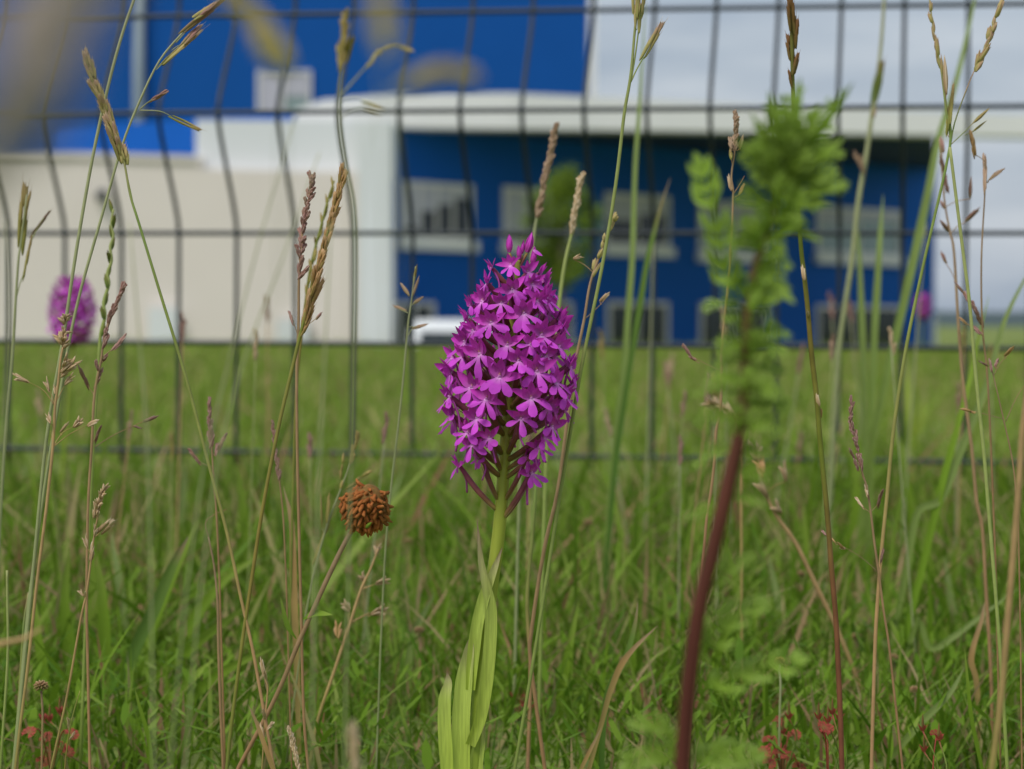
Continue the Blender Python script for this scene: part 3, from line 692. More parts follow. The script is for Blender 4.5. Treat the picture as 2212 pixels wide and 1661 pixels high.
for (x, y, s) in front:
    dx = x - ax_x(y); R_ = RING(y); dz = -math.sqrt(max(R_ * R_ - dx * dx, (R_ * .18) ** 2))
    if y > 980: dz *= .6
    T = W(x, y, ZO + dz * KO); axp = W(ax_x(y), y, ZO)
    f = (T - axp); f.z = 0; f = f.normalized() + Vector((0, 0, random.uniform(-.05, .18)))
    rise = 28 + .36 * R_ if y < 980 else 98
    ya = min(y + rise, 1130); Sp = W(ax_x(ya) + 6 * (1 if dx > 0 else -1), ya, ZO - 4 * KO)
    flower(orchid, T, Sp, f, KO, s * random.uniform(1.02, 1.2))
for i in range(24):                                   # the far side of the spike
    y = 610 + i * 13; R_ = RING(y) * .97; a = math.radians(12 + (i * 67.5) % 156)
    x = ax_x(y) + R_ * math.cos(a); T = W(x, y, ZO + R_ * math.sin(a) * KO); axp = W(ax_x(y), y, ZO)
    f = (T - axp); f.z = 0; f = f.normalized() + Vector((0, 0, .08))
    flower(orchid, T, W(ax_x(y + 70), y + 70, ZO + 3 * KO), f, KO, 1.08)
for (x, y, tx, ty, w) in ((1100, 545, 1100, 508, 10.5), (1138, 545, 1149, 503, 13), (1150, 572, 1155, 535, 10), (1122, 560, 1120, 530, 8), (1127, 548, 1131, 520, 7)):
    d = random.uniform(-6, 6)
    A_, B_ = W(x, y, ZO + d * KO), W(tx, ty, ZO + d * KO); dv = B_ - A_; du = dv.normalized(); e1 = CAM_R - du * CAM_R.dot(du); e1.normalize(); e2 = du.cross(e1); b_ = MB()
    b_.spindle(A_, A_ + dv * .86, w * .72 * KO, 7, 0, .8, flat=.95)
    for g_ in range(5):
        a_ = g_ * 1.2566 + random.uniform(-.2, .2); o_ = e1 * math.cos(a_) + e2 * math.sin(a_)
        b_.petal(A_ + o_ * w * .30 * KO, dv + o_ * w * .75 * KO, o_, dv.length * random.uniform(.92, 1.08), w * .72 * KO, [(0, .5), (.3, 1), (.6, .95), (.82, .6), (1, .05)], curl=-.30, cup=-.35, nu=6, nv=2)
    bd = b_.part('flower_bud', M['bud'], orchid)
    q = path3([(x, y + 2, ZO + d * KO), ((x + ax_x(y + 40)) / 2, y + 22), (ax_x(y + 45), y + 45)], ZO, 4)
    MB().tube(q, [3.4 * KO] * len(q), 6).part('ovary', M['ovary'], bd)
bd = MB().petal(W(1152, 540, ZO - .001), W(1172, 553, ZO) - W(1152, 540, ZO), -CAM_F, 24 * KO, 4 * KO, PTD, curl=.2).part('sepal', M['lip'], orchid)
OL = [(0, .75), (.3, 1), (.6, .92), (.85, .5), (1, .04)]
for (pp, hw, dz, tw) in (([(970, 1760), (966, 1661), (961, 1570), (962, 1510), (969, 1475), (966, 1452)], 15, -22, .3), ([(1000, 1790), (997, 1661), (996, 1560), (1003, 1470), (1013, 1410), (1019, 1368)], 20, -16, .1),
                         ([(1016, 1490), (1020, 1440), (1030, 1357), (1046, 1290), (1066, 1235), (1085, 1183)], 13.5, -19, .2), ([(1016, 1610), (1038, 1552), (1051, 1477), (1059, 1402), (1062, 1320), (1052, 1265), (1040, 1210), (1031, 1124)], 14.5, -24, .45),
                         ([(1024, 1780), (1027, 1661), (1035, 1600), (1046, 1553)], 15, -12, -.3), ([(1040, 1790), (1060, 1720), (1075, 1680)], 18, 14, .3), ([(985, 1800), (940, 1740), (905, 1700)], 18, 10, -.3)):
    q = path3(pp, ZO + dz * KO, 6)
    MB().ribbon(q, hw * KO, -CAM_F, OL, .45, twist=tw).part('leaf', M['orchid_leaf'], orchid)

def small_orchid(label, cx, y0, y1, z, wid, n, wilted=0, s=.95):
    k = z / F; sc = wid / 300.0
    ax = [(cx + 2, y0 + 6), (cx + 1, (y0 + y1) / 2), (cx, y1), (cx - 6, y1 + 90 * .75)]
    p3 = to_ground(path3(ax, z, 4)); base = Vector(p3[-1]); base.z = ground_z(base.y)
    t = thing('orchid', label, 'orchid', base)
    MB().tube(p3, [12 * sc * k] * len(p3), 8).part('stem', M['orchid_stem'], t)
    for i in range(n):
        fy = (i + .5) / n; y = y0 + (y1 - y0) * fy; R_ = wid * .40 * (math.sin(math.pi * (.12 + .72 * fy)) ** .8)
        a = i * 2.39996; x = cx + R_ * math.cos(a); T = W(x, y, z + R_ * math.sin(a) * k); f = T - W(cx, y, z); f.z = 0; f = f.normalized() + Vector((0, 0, .1))
        yy = min(y + 26, y1 + 12)
        flower(t, T, W(cx, yy, z), f, k * .41 * wid / 105, s * random.uniform(.8, 1.15), False, 1.0 if fy > .72 and random.random() < .75 else 0.0)
    for (dx, h) in ((-16, 60), (14, 40)):
        q = [Vector(p3[-1]) + Vector((dx * k * .2, -.004, 0)), Vector(p3[-1]) + Vector((dx * k, -.01, h * k * 2)), Vector(p3[-1]) + Vector((dx * k * 1.6, -.012, h * k * 3.6))]
        q = [Vector(p) for p in smooth_path([tuple(p) for p in q], 5)]
        MB().ribbon(q, 7 * k, -CAM_F, OL, .4).part('leaf', M['orchid_leaf'], t)
small_orchid('small rounded purple orchid in front of the cream hall', 156, 604, 738, 1.95, 120, 54)
small_orchid('faint purple orchid beside the right end of the blue wing', 1994, 634, 684, 3.6, 44, 40)

# ------------------------------------------------------------------ traced grass stalks (top -> bottom)
stalk('long pale green brome stalk crossing right beside the sharp orchid', [(1385, -40), (1372, 60), (1366, 130), (1360, 180), (1348, 250), (1330, 400), (1300, 580), (1255, 800), (1208, 1080), (1160, 1380), (1112, 1661)], .80, 4.6, 'culm_green', r_top=3,
      branches=[([(1362, 178), (1372, 122), (1380, 60), (1384, 10)], 2.2), ([(1363, 176), (1378, 145), (1392, 122)], 2)],
      spikes=[(1390, 124, 1433, 44, 8.5, 'sp_brome', 'brome'), (1376, 62, 1379, -12, 9, 'sp_brome', 'brome'), (1386, 30, 1396, -40, 8, 'sp_brome', 'brome'), (1372, 30, 1372, -60, 8, 'sp_brome', 'brome')])
stalk('nodding green brome with dense golden purple head leaning left', [(250, 300), (268, 350), (281, 420), (300, 482), (345, 630), (400, 810), (450, 1000), (490, 1150), (520, 1290), (545, 1400), (567, 1520), (592, 1661)], .80, 4.2, 'culm_mix', r_top=2.4,
      heads=[([(270, 352), (238, 258), (208, 190), (190, 138)], 22, 56, 8.5, 11, 'sp_brome', 'brome')],
      spikes=[(258, 345, 226, 268, 8, 'sp_brome', 'brome'), (266, 352, 252, 292, 8, 'sp_brome', 'brome'), (236, 268, 214, 200, 9, 'sp_brome', 'brome'), (222, 222, 190, 138, 9, 'sp_brome', 'brome')],
      branches=[([(290, 452), (278, 395), (268, 348)], 1.8)])
stalk('straight grey green bare stalk rising in front of the small purple orchid', [(296, -20), (265, 70), (235, 180), (200, 340), (165, 540), (135, 740), (100, 950), (70, 1250), (30, 1661)], .81, 4.4, 'culm_pale', r_top=3.6)
stalk('bent stalk with open purplish brome panicle against the tall blue hall', [(398, 66), (345, 130), (300, 222), (262, 320), (216, 480), (176, 620), (150, 735), (128, 860), (92, 1080), (62, 1300)], .83, 4, 'culm_pale', r_top=2.2,
      branches=[([(302, 236), (318, 222), (330, 214)], 1.5), ([(302, 238), (345, 240), (372, 252)], 1.3), ([(380, 92), (402, 68), (420, 48)], 1.6)],
      spikes=[(350, 138, 440, 62, 9.5, 'sp_brome', 'brome'), (395, 95, 436, 52, 8, 'sp_purple', 'brome'), (398, 68, 486, -6, 9.5, 'sp_purple', 'brome'), (420, 40, 470, 4, 9, 'sp_brome', 'brome'), (326, 218, 362, 196, 6, 'sp_purple', 'lump'), (372, 252, 436, 283, 5.5, 'sp_olive', 'brome')])
stalk('dry tan stalk with open clusters in front of the small purple orchid', [(136, 750), (131, 775), (126, 823), (119, 878), (114, 966), (99, 1106), (80, 1256), (60, 1440), (43, 1574), (33, 1661)], .80, 4, 'culm_tan', r_top=2.6,
      heads=[([(135, 752), (136, 735), (140, 700), (142, 690)], 7, 30, 11, 22, 'sp_tan', 'tuft')],
      branches=[([(119, 878), (96, 845), (64, 826)], 1.2), ([(118, 874), (112, 855), (108, 845)], 1.2), ([(121, 868), (138, 835)], 1.3), ([(114, 966), (110, 930)], 1.2), ([(114, 966), (134, 936), (158, 922)], 1.2), ([(114, 966), (150, 938), (190, 918)], 1.2), ([(128, 806), (145, 790)], 1.5)],
      spikes=[(64, 826, 20, 806, 7, 'sp_tan', 'tuft'), (108, 847, 97, 812, 6, 'sp_tan', 'tuft'), (138, 832, 162, 804, 7, 'sp_tan', 'tuft'), (120, 852, 124, 826, 6, 'sp_tan', 'tuft'), (110, 915, 101, 888, 6, 'sp_tan', 'tuft'), (130, 935, 150, 909, 4, 'sp_tan', 'slim'), (158, 924, 182, 902, 8, 'sp_tan', 'tuft'), (188, 920, 215, 906, 6, 'sp_tan', 'slim'), (132, 806, 178, 776, 11, 'sp_tan', 'tuft'), (134, 792, 150, 762, 9, 'sp_tan', 'tuft'), (130, 815, 150, 788, 8, 'sp_tan', 'tuft')])
stalk('reddish stalk with narrow purple panicle right of the small purple orchid', [(269, 616), (252, 655), (235, 695), (222, 750), (218, 780), (204, 853), (198, 966), (190, 1100), (187, 1306), (189, 1407), (194, 1661)], .82, 3.6, 'culm_pink', r_top=1.6,
      heads=[([(222, 752), (235, 694), (250, 656), (266, 622)], 13, 30, 5.5, 12, 'sp_purple', 'lump')],
      branches=[([(204, 966), (245, 940), (292, 918), (315, 908)], 1.1), ([(204, 855), (190, 832)], 1.1), ([(222, 770), (246, 752)], 1.2), ([(199, 962), (208, 940)], 1.1)],
      spikes=[(308, 912, 345, 897, 5, 'sp_purple', 'slim'), (288, 920, 308, 926, 3.5, 'sp_purple', 'slim'), (206, 952, 217, 920, 4.5, 'sp_purple', 'lump'), (190, 834, 170, 790, 5.5, 'sp_purple', 'lump'), (246, 754, 272, 724, 6, 'sp_purple', 'lump'), (212, 800, 206, 778, 5, 'sp_purple', 'lump'), (212, 815, 222, 795, 5, 'sp_purple', 'lump'), (205, 835, 216, 815, 4, 'sp_purple', 'lump'), (222, 780, 232, 765, 5, 'sp_purple', 'lump')])
stalk('short dry stalk with plump tan spikelets below the purple panicle', [(226, 1060), (208, 1130), (197, 1206), (187, 1280), (174, 1340), (144, 1507), (110, 1661)], .80, 3, 'culm_tan', r_top=1.6,
      heads=[([(203, 1120), (212, 1090), (222, 1060)], 6, 34, 7.5, 14, 'sp_tan', 'tuft')],
      branches=[([(205, 1160), (216, 1150)], 1.3), ([(184, 1290), (178, 1280)], 1.2)],
      spikes=[(215, 1152, 246, 1120, 9, 'sp_tan', 'brome'), (203, 1160, 207, 1130, 6, 'sp_tan', 'tuft'), (190, 1186, 182, 1150, 6, 'sp_tan', 'tuft'), (196, 1210, 200, 1168, 8, 'sp_tan', 'brome'), (198, 1210, 203, 1190, 5, 'sp_tan', 'slim'), (180, 1288, 169, 1272, 4, 'sp_tan', 'tuft'), (184, 1290, 184, 1276, 3, 'sp_tan', 'slim')])
stalk('soft olive brome stalk leaning at the far left of the cream hall', [(58, 420), (44, 530), (40, 560), (34, 644), (27, 767), (15, 900), (3, 1080), (-8, 1300)], .70, 3.8, 'culm_pale', r_top=2,
      branches=[([(36, 640), (44, 610), (50, 595)], 1.6), ([(68, 520), (80, 495), (95, 470)], 1.2)],
      spikes=[(44, 534, 56, 392, 10, 'sp_olive', 'brome'), (46, 500, 66, 412, 8, 'sp_olive', 'brome'), (50, 598, 70, 508, 7, 'sp_olive', 'brome'), (70, 508, 110, 452, 4, 'sp_purple', 'brome')])
wav = [(245, 452), (240, 485), (245, 509), (238, 533), (241, 563), (232, 590), (235, 614), (224, 653), (227, 683), (218, 718), (214, 767), (205, 900), (192, 1150)]
stalk('wavy green ryegrass spike left of the bending brome stalk', wav, .92, 4.4, 'culm_green', r_top=3,
      spikes=[(p[0] + (2 if i % 2 else -2), p[1] + 8, p[0] + (9 if i % 2 else -9), p[1] - 24, 5, 'sp_green', 'slim') for i, p in enumerate(wav[:10])])
stalk('upright stalk with dense golden brown head left of the orchid', [(737, 385), (722, 447), (708, 500), (690, 558), (669, 631), (661, 675), (646, 734), (628, 810), (600, 930), (566, 1106), (543, 1256), (523, 1390), (499, 1574), (490, 1661)], .80, 4.8, 'culm_olive', r_top=2.2,
      heads=[([(652, 725), (672, 640), (702, 530), (724, 450), (738, 390)], 34, 50, 7.5, 12, 'sp_brown', 'brome')],
      spikes=[(663, 672, 702, 600, 8, 'sp_brown', 'brome'), (672, 640, 698, 578, 8, 'sp_brown', 'brome'), (655, 712, 678, 655, 8, 'sp_brown', 'brome')])
stalk('reddish stalk with lumpy mauve head beside the golden brown head', [(675, 376), (668, 425), (655, 476), (652, 529), (646, 602), (645, 705), (641, 800), (642, 966), (645, 1106), (650, 1306), (656, 1540), (666, 1661)], .82, 3.8, 'culm_pink', r_top=1.8,
      heads=[([(647, 600), (652, 530), (658, 470), (670, 415), (674, 385)], 26, 26, 6, 30, 'sp_purple', 'lump')],
      branches=[([(645, 730), (636, 700), (630, 680)], 1.1), ([(655, 708), (680, 690), (696, 675)], 1.0)],
      spikes=[(632, 698, 624, 672, 3.5, 'sp_purple', 'lump'), (682, 690, 697, 673, 3.5, 'sp_purple', 'slim')])
stalk('olive wavy stalk standing behind the golden brown head', [(722, 390), (708, 432), (696, 479), (681, 535), (669, 588), (661, 646), (652, 719), (640, 850), (632, 1100)], .95, 3.6, 'culm_olive', r_top=2.2,
      spikes=[(x, y + 14, x + (6 if i % 2 else -5), y - 18, 4.5, 'sp_olive', 'slim') for i, (x, y) in enumerate([(720, 396), (714, 415), (708, 435), (702, 455), (697, 475), (690, 500), (684, 525), (678, 550), (673, 575), (668, 600), (664, 630)])])
stalk('thin stalk with spread reddish spikelets against the white column', [(898, 575), (894, 608), (886, 669), (881, 704), (870, 830), (857, 949), (843, 1071), (832, 1200), (822, 1400)], .90, 2.8, 'culm_pale', r_top=1.5,
      branches=[([(888, 660), (900, 650)], 1), ([(884, 640), (874, 622)], 1), ([(882, 676), (862, 668)], 1), ([(881, 706), (900, 706)], 1)],
      spikes=[(893, 612, 901, 570, 5, 'sp_olive', 'slim'), (892, 640, 906, 594, 5, 'sp_pink', 'slim'), (884, 638, 864, 610, 5, 'sp_pink', 'slim'), (892, 656, 916, 640, 4.5, 'sp_pink', 'slim'), (878, 672, 846, 658, 4.5, 'sp_pink', 'slim'), (890, 710, 926, 699, 4, 'sp_pink', 'slim')])
stalk('pinkish stalk with pale yellow spikelets just behind the crossing green stalk', [(1328, 470), (1300, 540), (1275, 612), (1262, 690), (1240, 800), (1224, 920), (1205, 1060), (1180, 1165), (1162, 1266), (1147, 1372), (1145, 1417), (1156, 1507), (1177, 1661)], .85, 5, 'culm_pink', r_top=2.2,
      heads=[([(1278, 600), (1296, 545), (1316, 495), (1328, 468)], 9, 34, 7.5, 16, 'sp_yellow', 'slim')], branches=[([(1262, 690), (1290, 665), (1308, 645)], 1)],
      spikes=[(1296, 652, 1318, 630, 5, 'sp_tan', 'slim'), (1238, 560, 1262, 552, 6, 'sp_tan', 'tuft')])
stalk('orange tinged stalk rising behind the orchid leaves', [(1185, 800), (1172, 900), (1158, 1050), (1150, 1161), (1139, 1287), (1142, 1372), (1146, 1450), (1140, 1661)], .93, 5, 'culm_mix', r_top=3)
stalk('blurred tan head above the orchid tip', [(1196, 300), (1180, 370), (1165, 440), (1152, 520), (1140, 650), (1128, 900), (1118, 1200)], 1.05, 4, 'culm_pale', r_top=2.4,
      heads=[([(1160, 470), (1175, 395), (1190, 330), (1196, 295)], 15, 36, 8, 10, 'sp_pink', 'lump')])
stalk('blurred tan head close behind the right of the orchid tip', [(1256, 385), (1246, 440), (1236, 500), (1222, 560), (1210, 640), (1195, 800), (1180, 1000), (1170, 1300)], 1.0, 5, 'culm_green', r_top=3,
      heads=[([(1234, 505), (1245, 440), (1255, 385)], 13, 34, 8, 9, 'sp_tan', 'lump')])
stalk('pale mauve head rising through the leaves of the leafy weed', [(1590, 250), (1588, 320), (1580, 380), (1584, 420), (1579, 525), (1574, 606), (1560, 745), (1557, 875), (1547, 931), (1544, 989), (1537, 1054), (1527, 1119), (1521, 1188), (1508, 1320)], .86, 4, 'culm_pink', r_top=1.8,
      heads=[([(1588, 325), (1590, 285), (1590, 250)], 9, 26, 6.5, 14, 'sp_pink', 'lump')], branches=[([(1584, 420), (1600, 395), (1608, 380)], 1), ([(1556, 800), (1525, 786), (1500, 772)], .9), ([(1582, 415), (1576, 400)], 1)],
      spikes=[(1580, 322, 1576, 296, 6, 'sp_pink', 'lump'), (1597, 322, 1606, 290, 5, 'sp_tan', 'slim'), (1580, 345, 1577, 318, 6, 'sp_olive', 'slim'), (1579, 412, 1574, 374, 5, 'sp_tan', 'slim'), (1598, 420, 1608, 395, 5, 'sp_brown', 'slim'), (1492, 768, 1475, 744, 5, 'sp_purple', 'lump'), (1502, 778, 1488, 768, 4.5, 'sp_purple', 'lump')])
stalk('dark olive spent ryegrass spike with pale scales right of the leafy weed', [(1708, -30), (1710, 60), (1712, 150), (1716, 300), (1722, 420), (1731, 540), (1737, 591), (1746, 676), (1753, 761), (1765, 864), (1770, 932), (1778, 1017), (1787, 1106), (1796, 1223), (1806, 1340), (1811, 1440), (1816, 1557), (1819, 1661)], .76, 7, 'culm_dark', r_top=4.5,
      spikes=[(1712, 70, 1706, -14, 9.5, 'sp_dark', 'brome'), (1716, 104, 1724, 38, 9, 'sp_dark', 'brome'), (1710, 132, 1703, 72, 9, 'sp_dark', 'brome'), (1715, 160, 1724, 112, 8, 'sp_dark', 'brome'), (1711, 190, 1704, 150, 8, 'sp_dark', 'brome'),
              (1737, 606, 1733, 570, 5, 'sp_tan', 'slim'), (1747, 690, 1743, 668, 4.5, 'sp_tan', 'slim'), (1755, 790, 1757, 760, 4, 'sp_dark', 'slim'), (1770, 880, 1763, 848, 5, 'sp_tan', 'slim'), (1772, 905, 1774, 880, 4, 'sp_brown', 'slim')])
stalk('blurred tall green stalk with dark spikelet between leafy weed and big blade', [(1912, -30), (1904, 90), (1890, 215), (1885, 240), (1872, 333), (1855, 433), (1842, 553), (1826, 660), (1812, 760), (1802, 900), (1792, 1100)], 1.45, 7, 'culm_pale', r_top=4,
      spikes=[(1888, 220, 1906, 128, 9, 'sp_green', 'brome'), (1882, 262, 1892, 232, 7, 'sp_brown', 'slim'), (1868, 378, 1846, 320, 7, 'sp_pink', 'tuft')])
stalk('slender yellow green stalk with open branching panicle near the wing corner', [(2005, -25), (2019, 83), (2033, 150), (2044, 240), (2052, 316), (1999, 553), (1976, 659), (1959, 744), (1942, 847), (1928, 949), (1914, 1095), (1903, 1206), (1893, 1340), (1889, 1440), (1884, 1607), (1883, 1661)], .85, 4.8, 'culm_mix', r_top=1.8,
      branches=[([(2053, 314), (2062, 266), (2085, 200), (2105, 152)], 1.8), ([(2054, 312), (2078, 290), (2102, 266), (2120, 250)], 1.2), ([(2053, 312), (2048, 260), (2042, 200)], 1.4)],
      heads=[([(2036, 165), (2022, 95), (2010, 20)], 8, 44, 5.5, 10, 'sp_brome', 'slim'), ([(2105, 155), (2132, 95), (2158, 20)], 11, 42, 7, 11, 'sp_brome', 'slim')],
      spikes=[(2044, 205, 2040, 118, 7.5, 'sp_tan', 'slim'), (2050, 270, 2060, 180, 8, 'sp_olive', 'brome'), (2046, 290, 2050, 225, 7, 'sp_olive', 'brome'), (2102, 266, 2138, 233, 6, 'sp_olive', 'slim'), (2100, 285, 2132, 260, 4, 'sp_olive', 'slim')])
stalk('slim green stalk crossing beneath the branching panicle', [(2052, 318), (2066, 430), (2081, 548), (2095, 659), (2105, 778), (2115, 881), (2126, 983), (2136, 1106), (2150, 1273), (2160, 1400), (2167, 1507), (2176, 1661)], .82, 4.8, 'culm_green', r_top=4)
stalk('fine stalk with drooping dark purple spikelets under the canopy end', [(2128, 338), (2128, 406), (2120, 560), (2122, 703), (2132, 800), (2140, 950), (2150, 1200)], .90, 2.6, 'culm_pink', r_top=1.6,
      branches=[([(2122, 703), (2098, 652), (2061, 608)], 1.3), ([(2120, 720), (2096, 704), (2071, 686)], 1.3), ([(2106, 330), (2100, 290)], 1.2), ([(2127, 400), (2150, 372), (2170, 366)], 1)],
      spikes=[(2082, 634, 2060, 606, 5, 'sp_purple', 'slim'), (2096, 656, 2082, 632, 5.5, 'sp_purple', 'lump'), (2110, 676, 2098, 650, 6, 'sp_purple', 'lump'), (2120, 700, 2108, 672, 6, 'sp_purple', 'lump'), (2090, 700, 2070, 684, 4.5, 'sp_brown', 'slim'), (2118, 720, 2098, 702, 6, 'sp_purple', 'lump'), (2124, 710, 2120, 684, 5, 'sp_brown', 'slim'), (2106, 334, 2098, 284, 6, 'sp_brown', 'lump'), (2128, 408, 2127, 335, 6, 'sp_pink', 'lump'), (2136, 388, 2172, 362, 4, 'sp_pink', 'slim')])
stalk('pinkish faint stalk hung with grey mauve spikelets beside the blue wing end', [(2030, 300), (2040, 430), (2052, 500), (2061, 545), (2071, 710), (2081, 830), (2099, 966), (2110, 1085), (2122, 1140), (2130, 1273), (2140, 1440), (2144, 1600)], 1.0, 4.6, 'culm_pink', r_top=1.8,
      spikes=[(2036, 330, 2032, 292, 6, 'sp_purple', 'slim'), (2040, 370, 2030, 335, 5.5, 'sp_purple', 'slim'), (2046, 412, 2040, 378, 6, 'sp_purple', 'lump'), (2044, 452, 2030, 432, 5.5, 'sp_purple', 'slim'), (2050, 500, 2030, 474, 5.5, 'sp_purple', 'slim'), (2085, 480, 2118, 446, 5.5, 'sp_purple', 'slim'), (2044, 570, 2032, 540, 4.5, 'sp_purple', 'slim'), (2096, 430, 2098, 380, 5, 'sp_purple', 'slim')])
stalk('wiry dark red branching stalk right of the slim green stalk', [(2140, 790), (2146, 812), (2170, 915), (2185, 983), (2194, 1051), (2200, 1150), (2205, 1400)], .84, 2.2, 'culm_pink', r_top=1.2,
      branches=[([(2172, 912), (2195, 860), (2215, 830)], 1), ([(2146, 812), (2160, 786), (2178, 766)], .9), ([(2168, 905), (2110, 890), (2085, 884)], .8)],
      spikes=[(2136, 792, 2112, 778, 4, 'sp_purple', 'slim'), (2142, 800, 2138, 776, 4, 'sp_purple', 'lump'), (2150, 792, 2156, 774, 4.5, 'sp_purple', 'lump'), (2170, 770, 2192, 746, 4.5, 'sp_brown', 'slim'), (2098, 888, 2072, 882, 3.5, 'sp_brown', 'slim'), (2108, 892, 2094, 888, 3.5, 'sp_brown', 'slim')])
stalk('small sharp purple meadow grass panicle with one side branch right of the weed', [(1840, 868), (1838, 915), (1850, 956), (1862, 1017), (1872, 1051), (1880, 1099), (1889, 1173), (1898, 1236), (1909, 1320), (1920, 1390), (1933, 1507), (1950, 1661)], .80, 3.2, 'culm_pink', r_top=1.1,
      heads=[([(1862, 1015), (1850, 956), (1838, 912), (1840, 872)], 14, 24, 5, 13, 'sp_purple', 'lump')], branches=[([(1897, 1236), (1862, 1205), (1826, 1183), (1796, 1165), (1778, 1150)], .7), ([(1898, 1235), (1903, 1215)], .9), ([(1882, 1105), (1896, 1090)], .8), ([(1872, 1050), (1856, 1014)], .8)],
      spikes=[(1853, 1013, 1845, 990, 5, 'sp_purple', 'lump'), (1846, 992, 1835, 968, 4, 'sp_purple', 'lump'), (1896, 1092, 1906, 1058, 5, 'sp_purple', 'lump'), (1864, 1096, 1848, 1074, 4, 'sp_tan', 'lump'), (1874, 1070, 1870, 1046, 5, 'sp_tan', 'lump'), (1786, 1157, 1775, 1146, 4, 'sp_purple', 'lump'), (1822, 1184, 1808, 1170, 4.5, 'sp_brown', 'slim'), (1826, 1184, 1812, 1184, 3.5, 'sp_tan', 'slim'), (1804, 1172, 1794, 1160, 3, 'sp_brown', 'slim'), (1902, 1216, 1908, 1186, 4, 'sp_purple', 'lump')])
stalk('broad blurred tan dry stem at the right edge near the leaning blades', [(2240, 700), (2212, 900), (2204, 1010), (2197, 1106), (2180, 1306), (2163, 1507), (2143, 1661)], .60, 8.5, 'culm_tan', r_top=7)
stalk('blurred tan diagonal stalk with dry tufts beneath the leafy weed', [(1640, 1000), (1656, 1070), (1679, 1116), (1719, 1173), (1759, 1256), (1803, 1347), (1849, 1457), (1886, 1557), (1905, 1630)], 1.08, 6, 'culm_tan', r_top=3,
      spikes=[(1640, 1000, 1622, 948, 15, 'sp_tan', 'tuft'), (1650, 1030, 1640, 980, 14, 'sp_brown', 'tuft'), (1660, 1075, 1632, 1020, 12, 'sp_tan', 'tuft'), (1690, 1110, 1668, 1080, 11, 'sp_tan', 'tuft'), (1700, 1040, 1690, 990, 9, 'sp_tan', 'tuft')])
stalk('blurred orange tan tuft level with the weed stem middle', [(1530, 868), (1560, 882), (1590, 900), (1600, 1000), (1602, 1200)], 1.1, 4, 'culm_tan', r_top=3,
      spikes=[(1562, 884, 1512, 866, 16, 'sp_tan', 'tuft'), (1585, 900, 1548, 872, 13, 'sp_tan', 'tuft')])
stalk('blurred ochre stalk with pale dry tufts right of the brown clover head', [(817, 1185), (800, 1230), (780, 1273), (753, 1356), (722, 1450), (686, 1557), (668, 1661)],   .95, 4.2, 'culm_tan', r_top=2,
      branches=[([(755, 1352), (752, 1325)], 2), ([(757, 1345), (790, 1328), (800, 1325)], 2), ([(780, 1273), (810, 1262)], 1.8)],
      spikes=[(812, 1200, 820, 1172, 8, 'sp_tan', 'tuft'), (756, 1322, 740, 1292, 9, 'sp_tan', 'tuft'), (800, 1328, 842, 1314, 10, 'sp_tan', 'tuft'), (810, 1262, 846, 1248, 8, 'sp_tan', 'tuft'), (788, 1258, 780, 1232, 8, 'sp_tan', 'tuft'), (730, 1380, 726, 1340, 9, 'sp_brown', 'tuft')])
stalk('low cream spikelet stalk at the foot of the bending brome', [(564, 1425), (572, 1465), (578, 1490), (572, 1560), (566, 1661)], .80, 2.2, 'culm_tan', r_top=1.4,
      spikes=[(572, 1462, 562, 1418, 5, 'sp_tan', 'slim'), (578, 1494, 572, 1452, 5, 'sp_tan', 'lump'), (574, 1560, 568, 1535, 5, 'sp_tan', 'lump'), (578, 1575, 590, 1560, 5, 'sp_tan', 'lump'), (570, 1595, 562, 1560, 4, 'sp_tan', 'slim')])
stalk('low dense cream spike beside the orange dry blade', [(628, 1582), (636, 1620), (644, 1661), (650, 1690)], .79, 3, 'culm_tan', r_top=2,
      heads=[([(646, 1668), (636, 1620), (628, 1585)], 12, 24, 6, 12, 'sp_tan', 'lump')])
stalk('thin arched stem with tiny white florets at the lower left', [(173, 1492), (160, 1535), (150, 1580), (142, 1640), (138, 1690)], .79, 2, 'culm_olive', r_top=1.2,
      spikes=[(149, 1576, 147, 1552, 4, 'sp_tan', 'lump'), (152, 1596, 162, 1580, 3.5, 'sp_tan', 'lump')])
stalk('short dark stub stem with cut tip at the left edge', [(15, 1232), (16, 1300), (17, 1400), (12, 1500), (2, 1640)], .84, 3.5, 'culm_green', r_top=3)
stalk('greenish olive stalk with orange joint at the left foreground', [(62, 1280), (52, 1345), (47, 1420), (40, 1540), (36, 1661)], .86, 4.2, 'culm_mix', r_top=2.5)
stalk('dry stem with a bent tip left of the bending brome', [(450, 1160), (462, 1220), (470, 1300), (472, 1400), (476, 1520), (482, 1661)], .88, 3.6, 'culm_pink', r_top=2,
      branches=[([(452, 1165), (444, 1130), (462, 1112), (490, 1100)], 1.3)], spikes=[(452, 1000, 452, 862, .01, 'sp_purple', 'slim')][:0])
stalk('purple lumpy head left of the mauve head, leaning over the lawn', [(452, 872), (454, 930), (458, 975), (462, 1040), (468, 1120), (474, 1250)], .90, 2.6, 'culm_pink', r_top=1.4,
      heads=[([(456, 965), (454, 920), (452, 866)], 11, 26, 5.5, 12, 'sp_purple', 'lump')], branches=[([(459, 985), (474, 965), (484, 945)], 1), ([(461, 1010), (436, 1000), (412, 975)], .9)],
      spikes=[(474, 968, 488, 936, 5, 'sp_purple', 'lump'), (432, 1002, 408, 970, 5, 'sp_purple', 'lump'), (466, 982, 470, 958, 5, 'sp_purple', 'lump')])
stalk('thin mauve panicle below the golden brown head', [(589, 910), (592, 960), (598, 1000), (604, 1040), (612, 1120), (618, 1250)], .88, 2.2, 'culm_pink', r_top=1.2,
      heads=[([(603, 1035), (596, 985), (590, 915)], 10, 24, 4.5, 12, 'sp_purple', 'lump')])
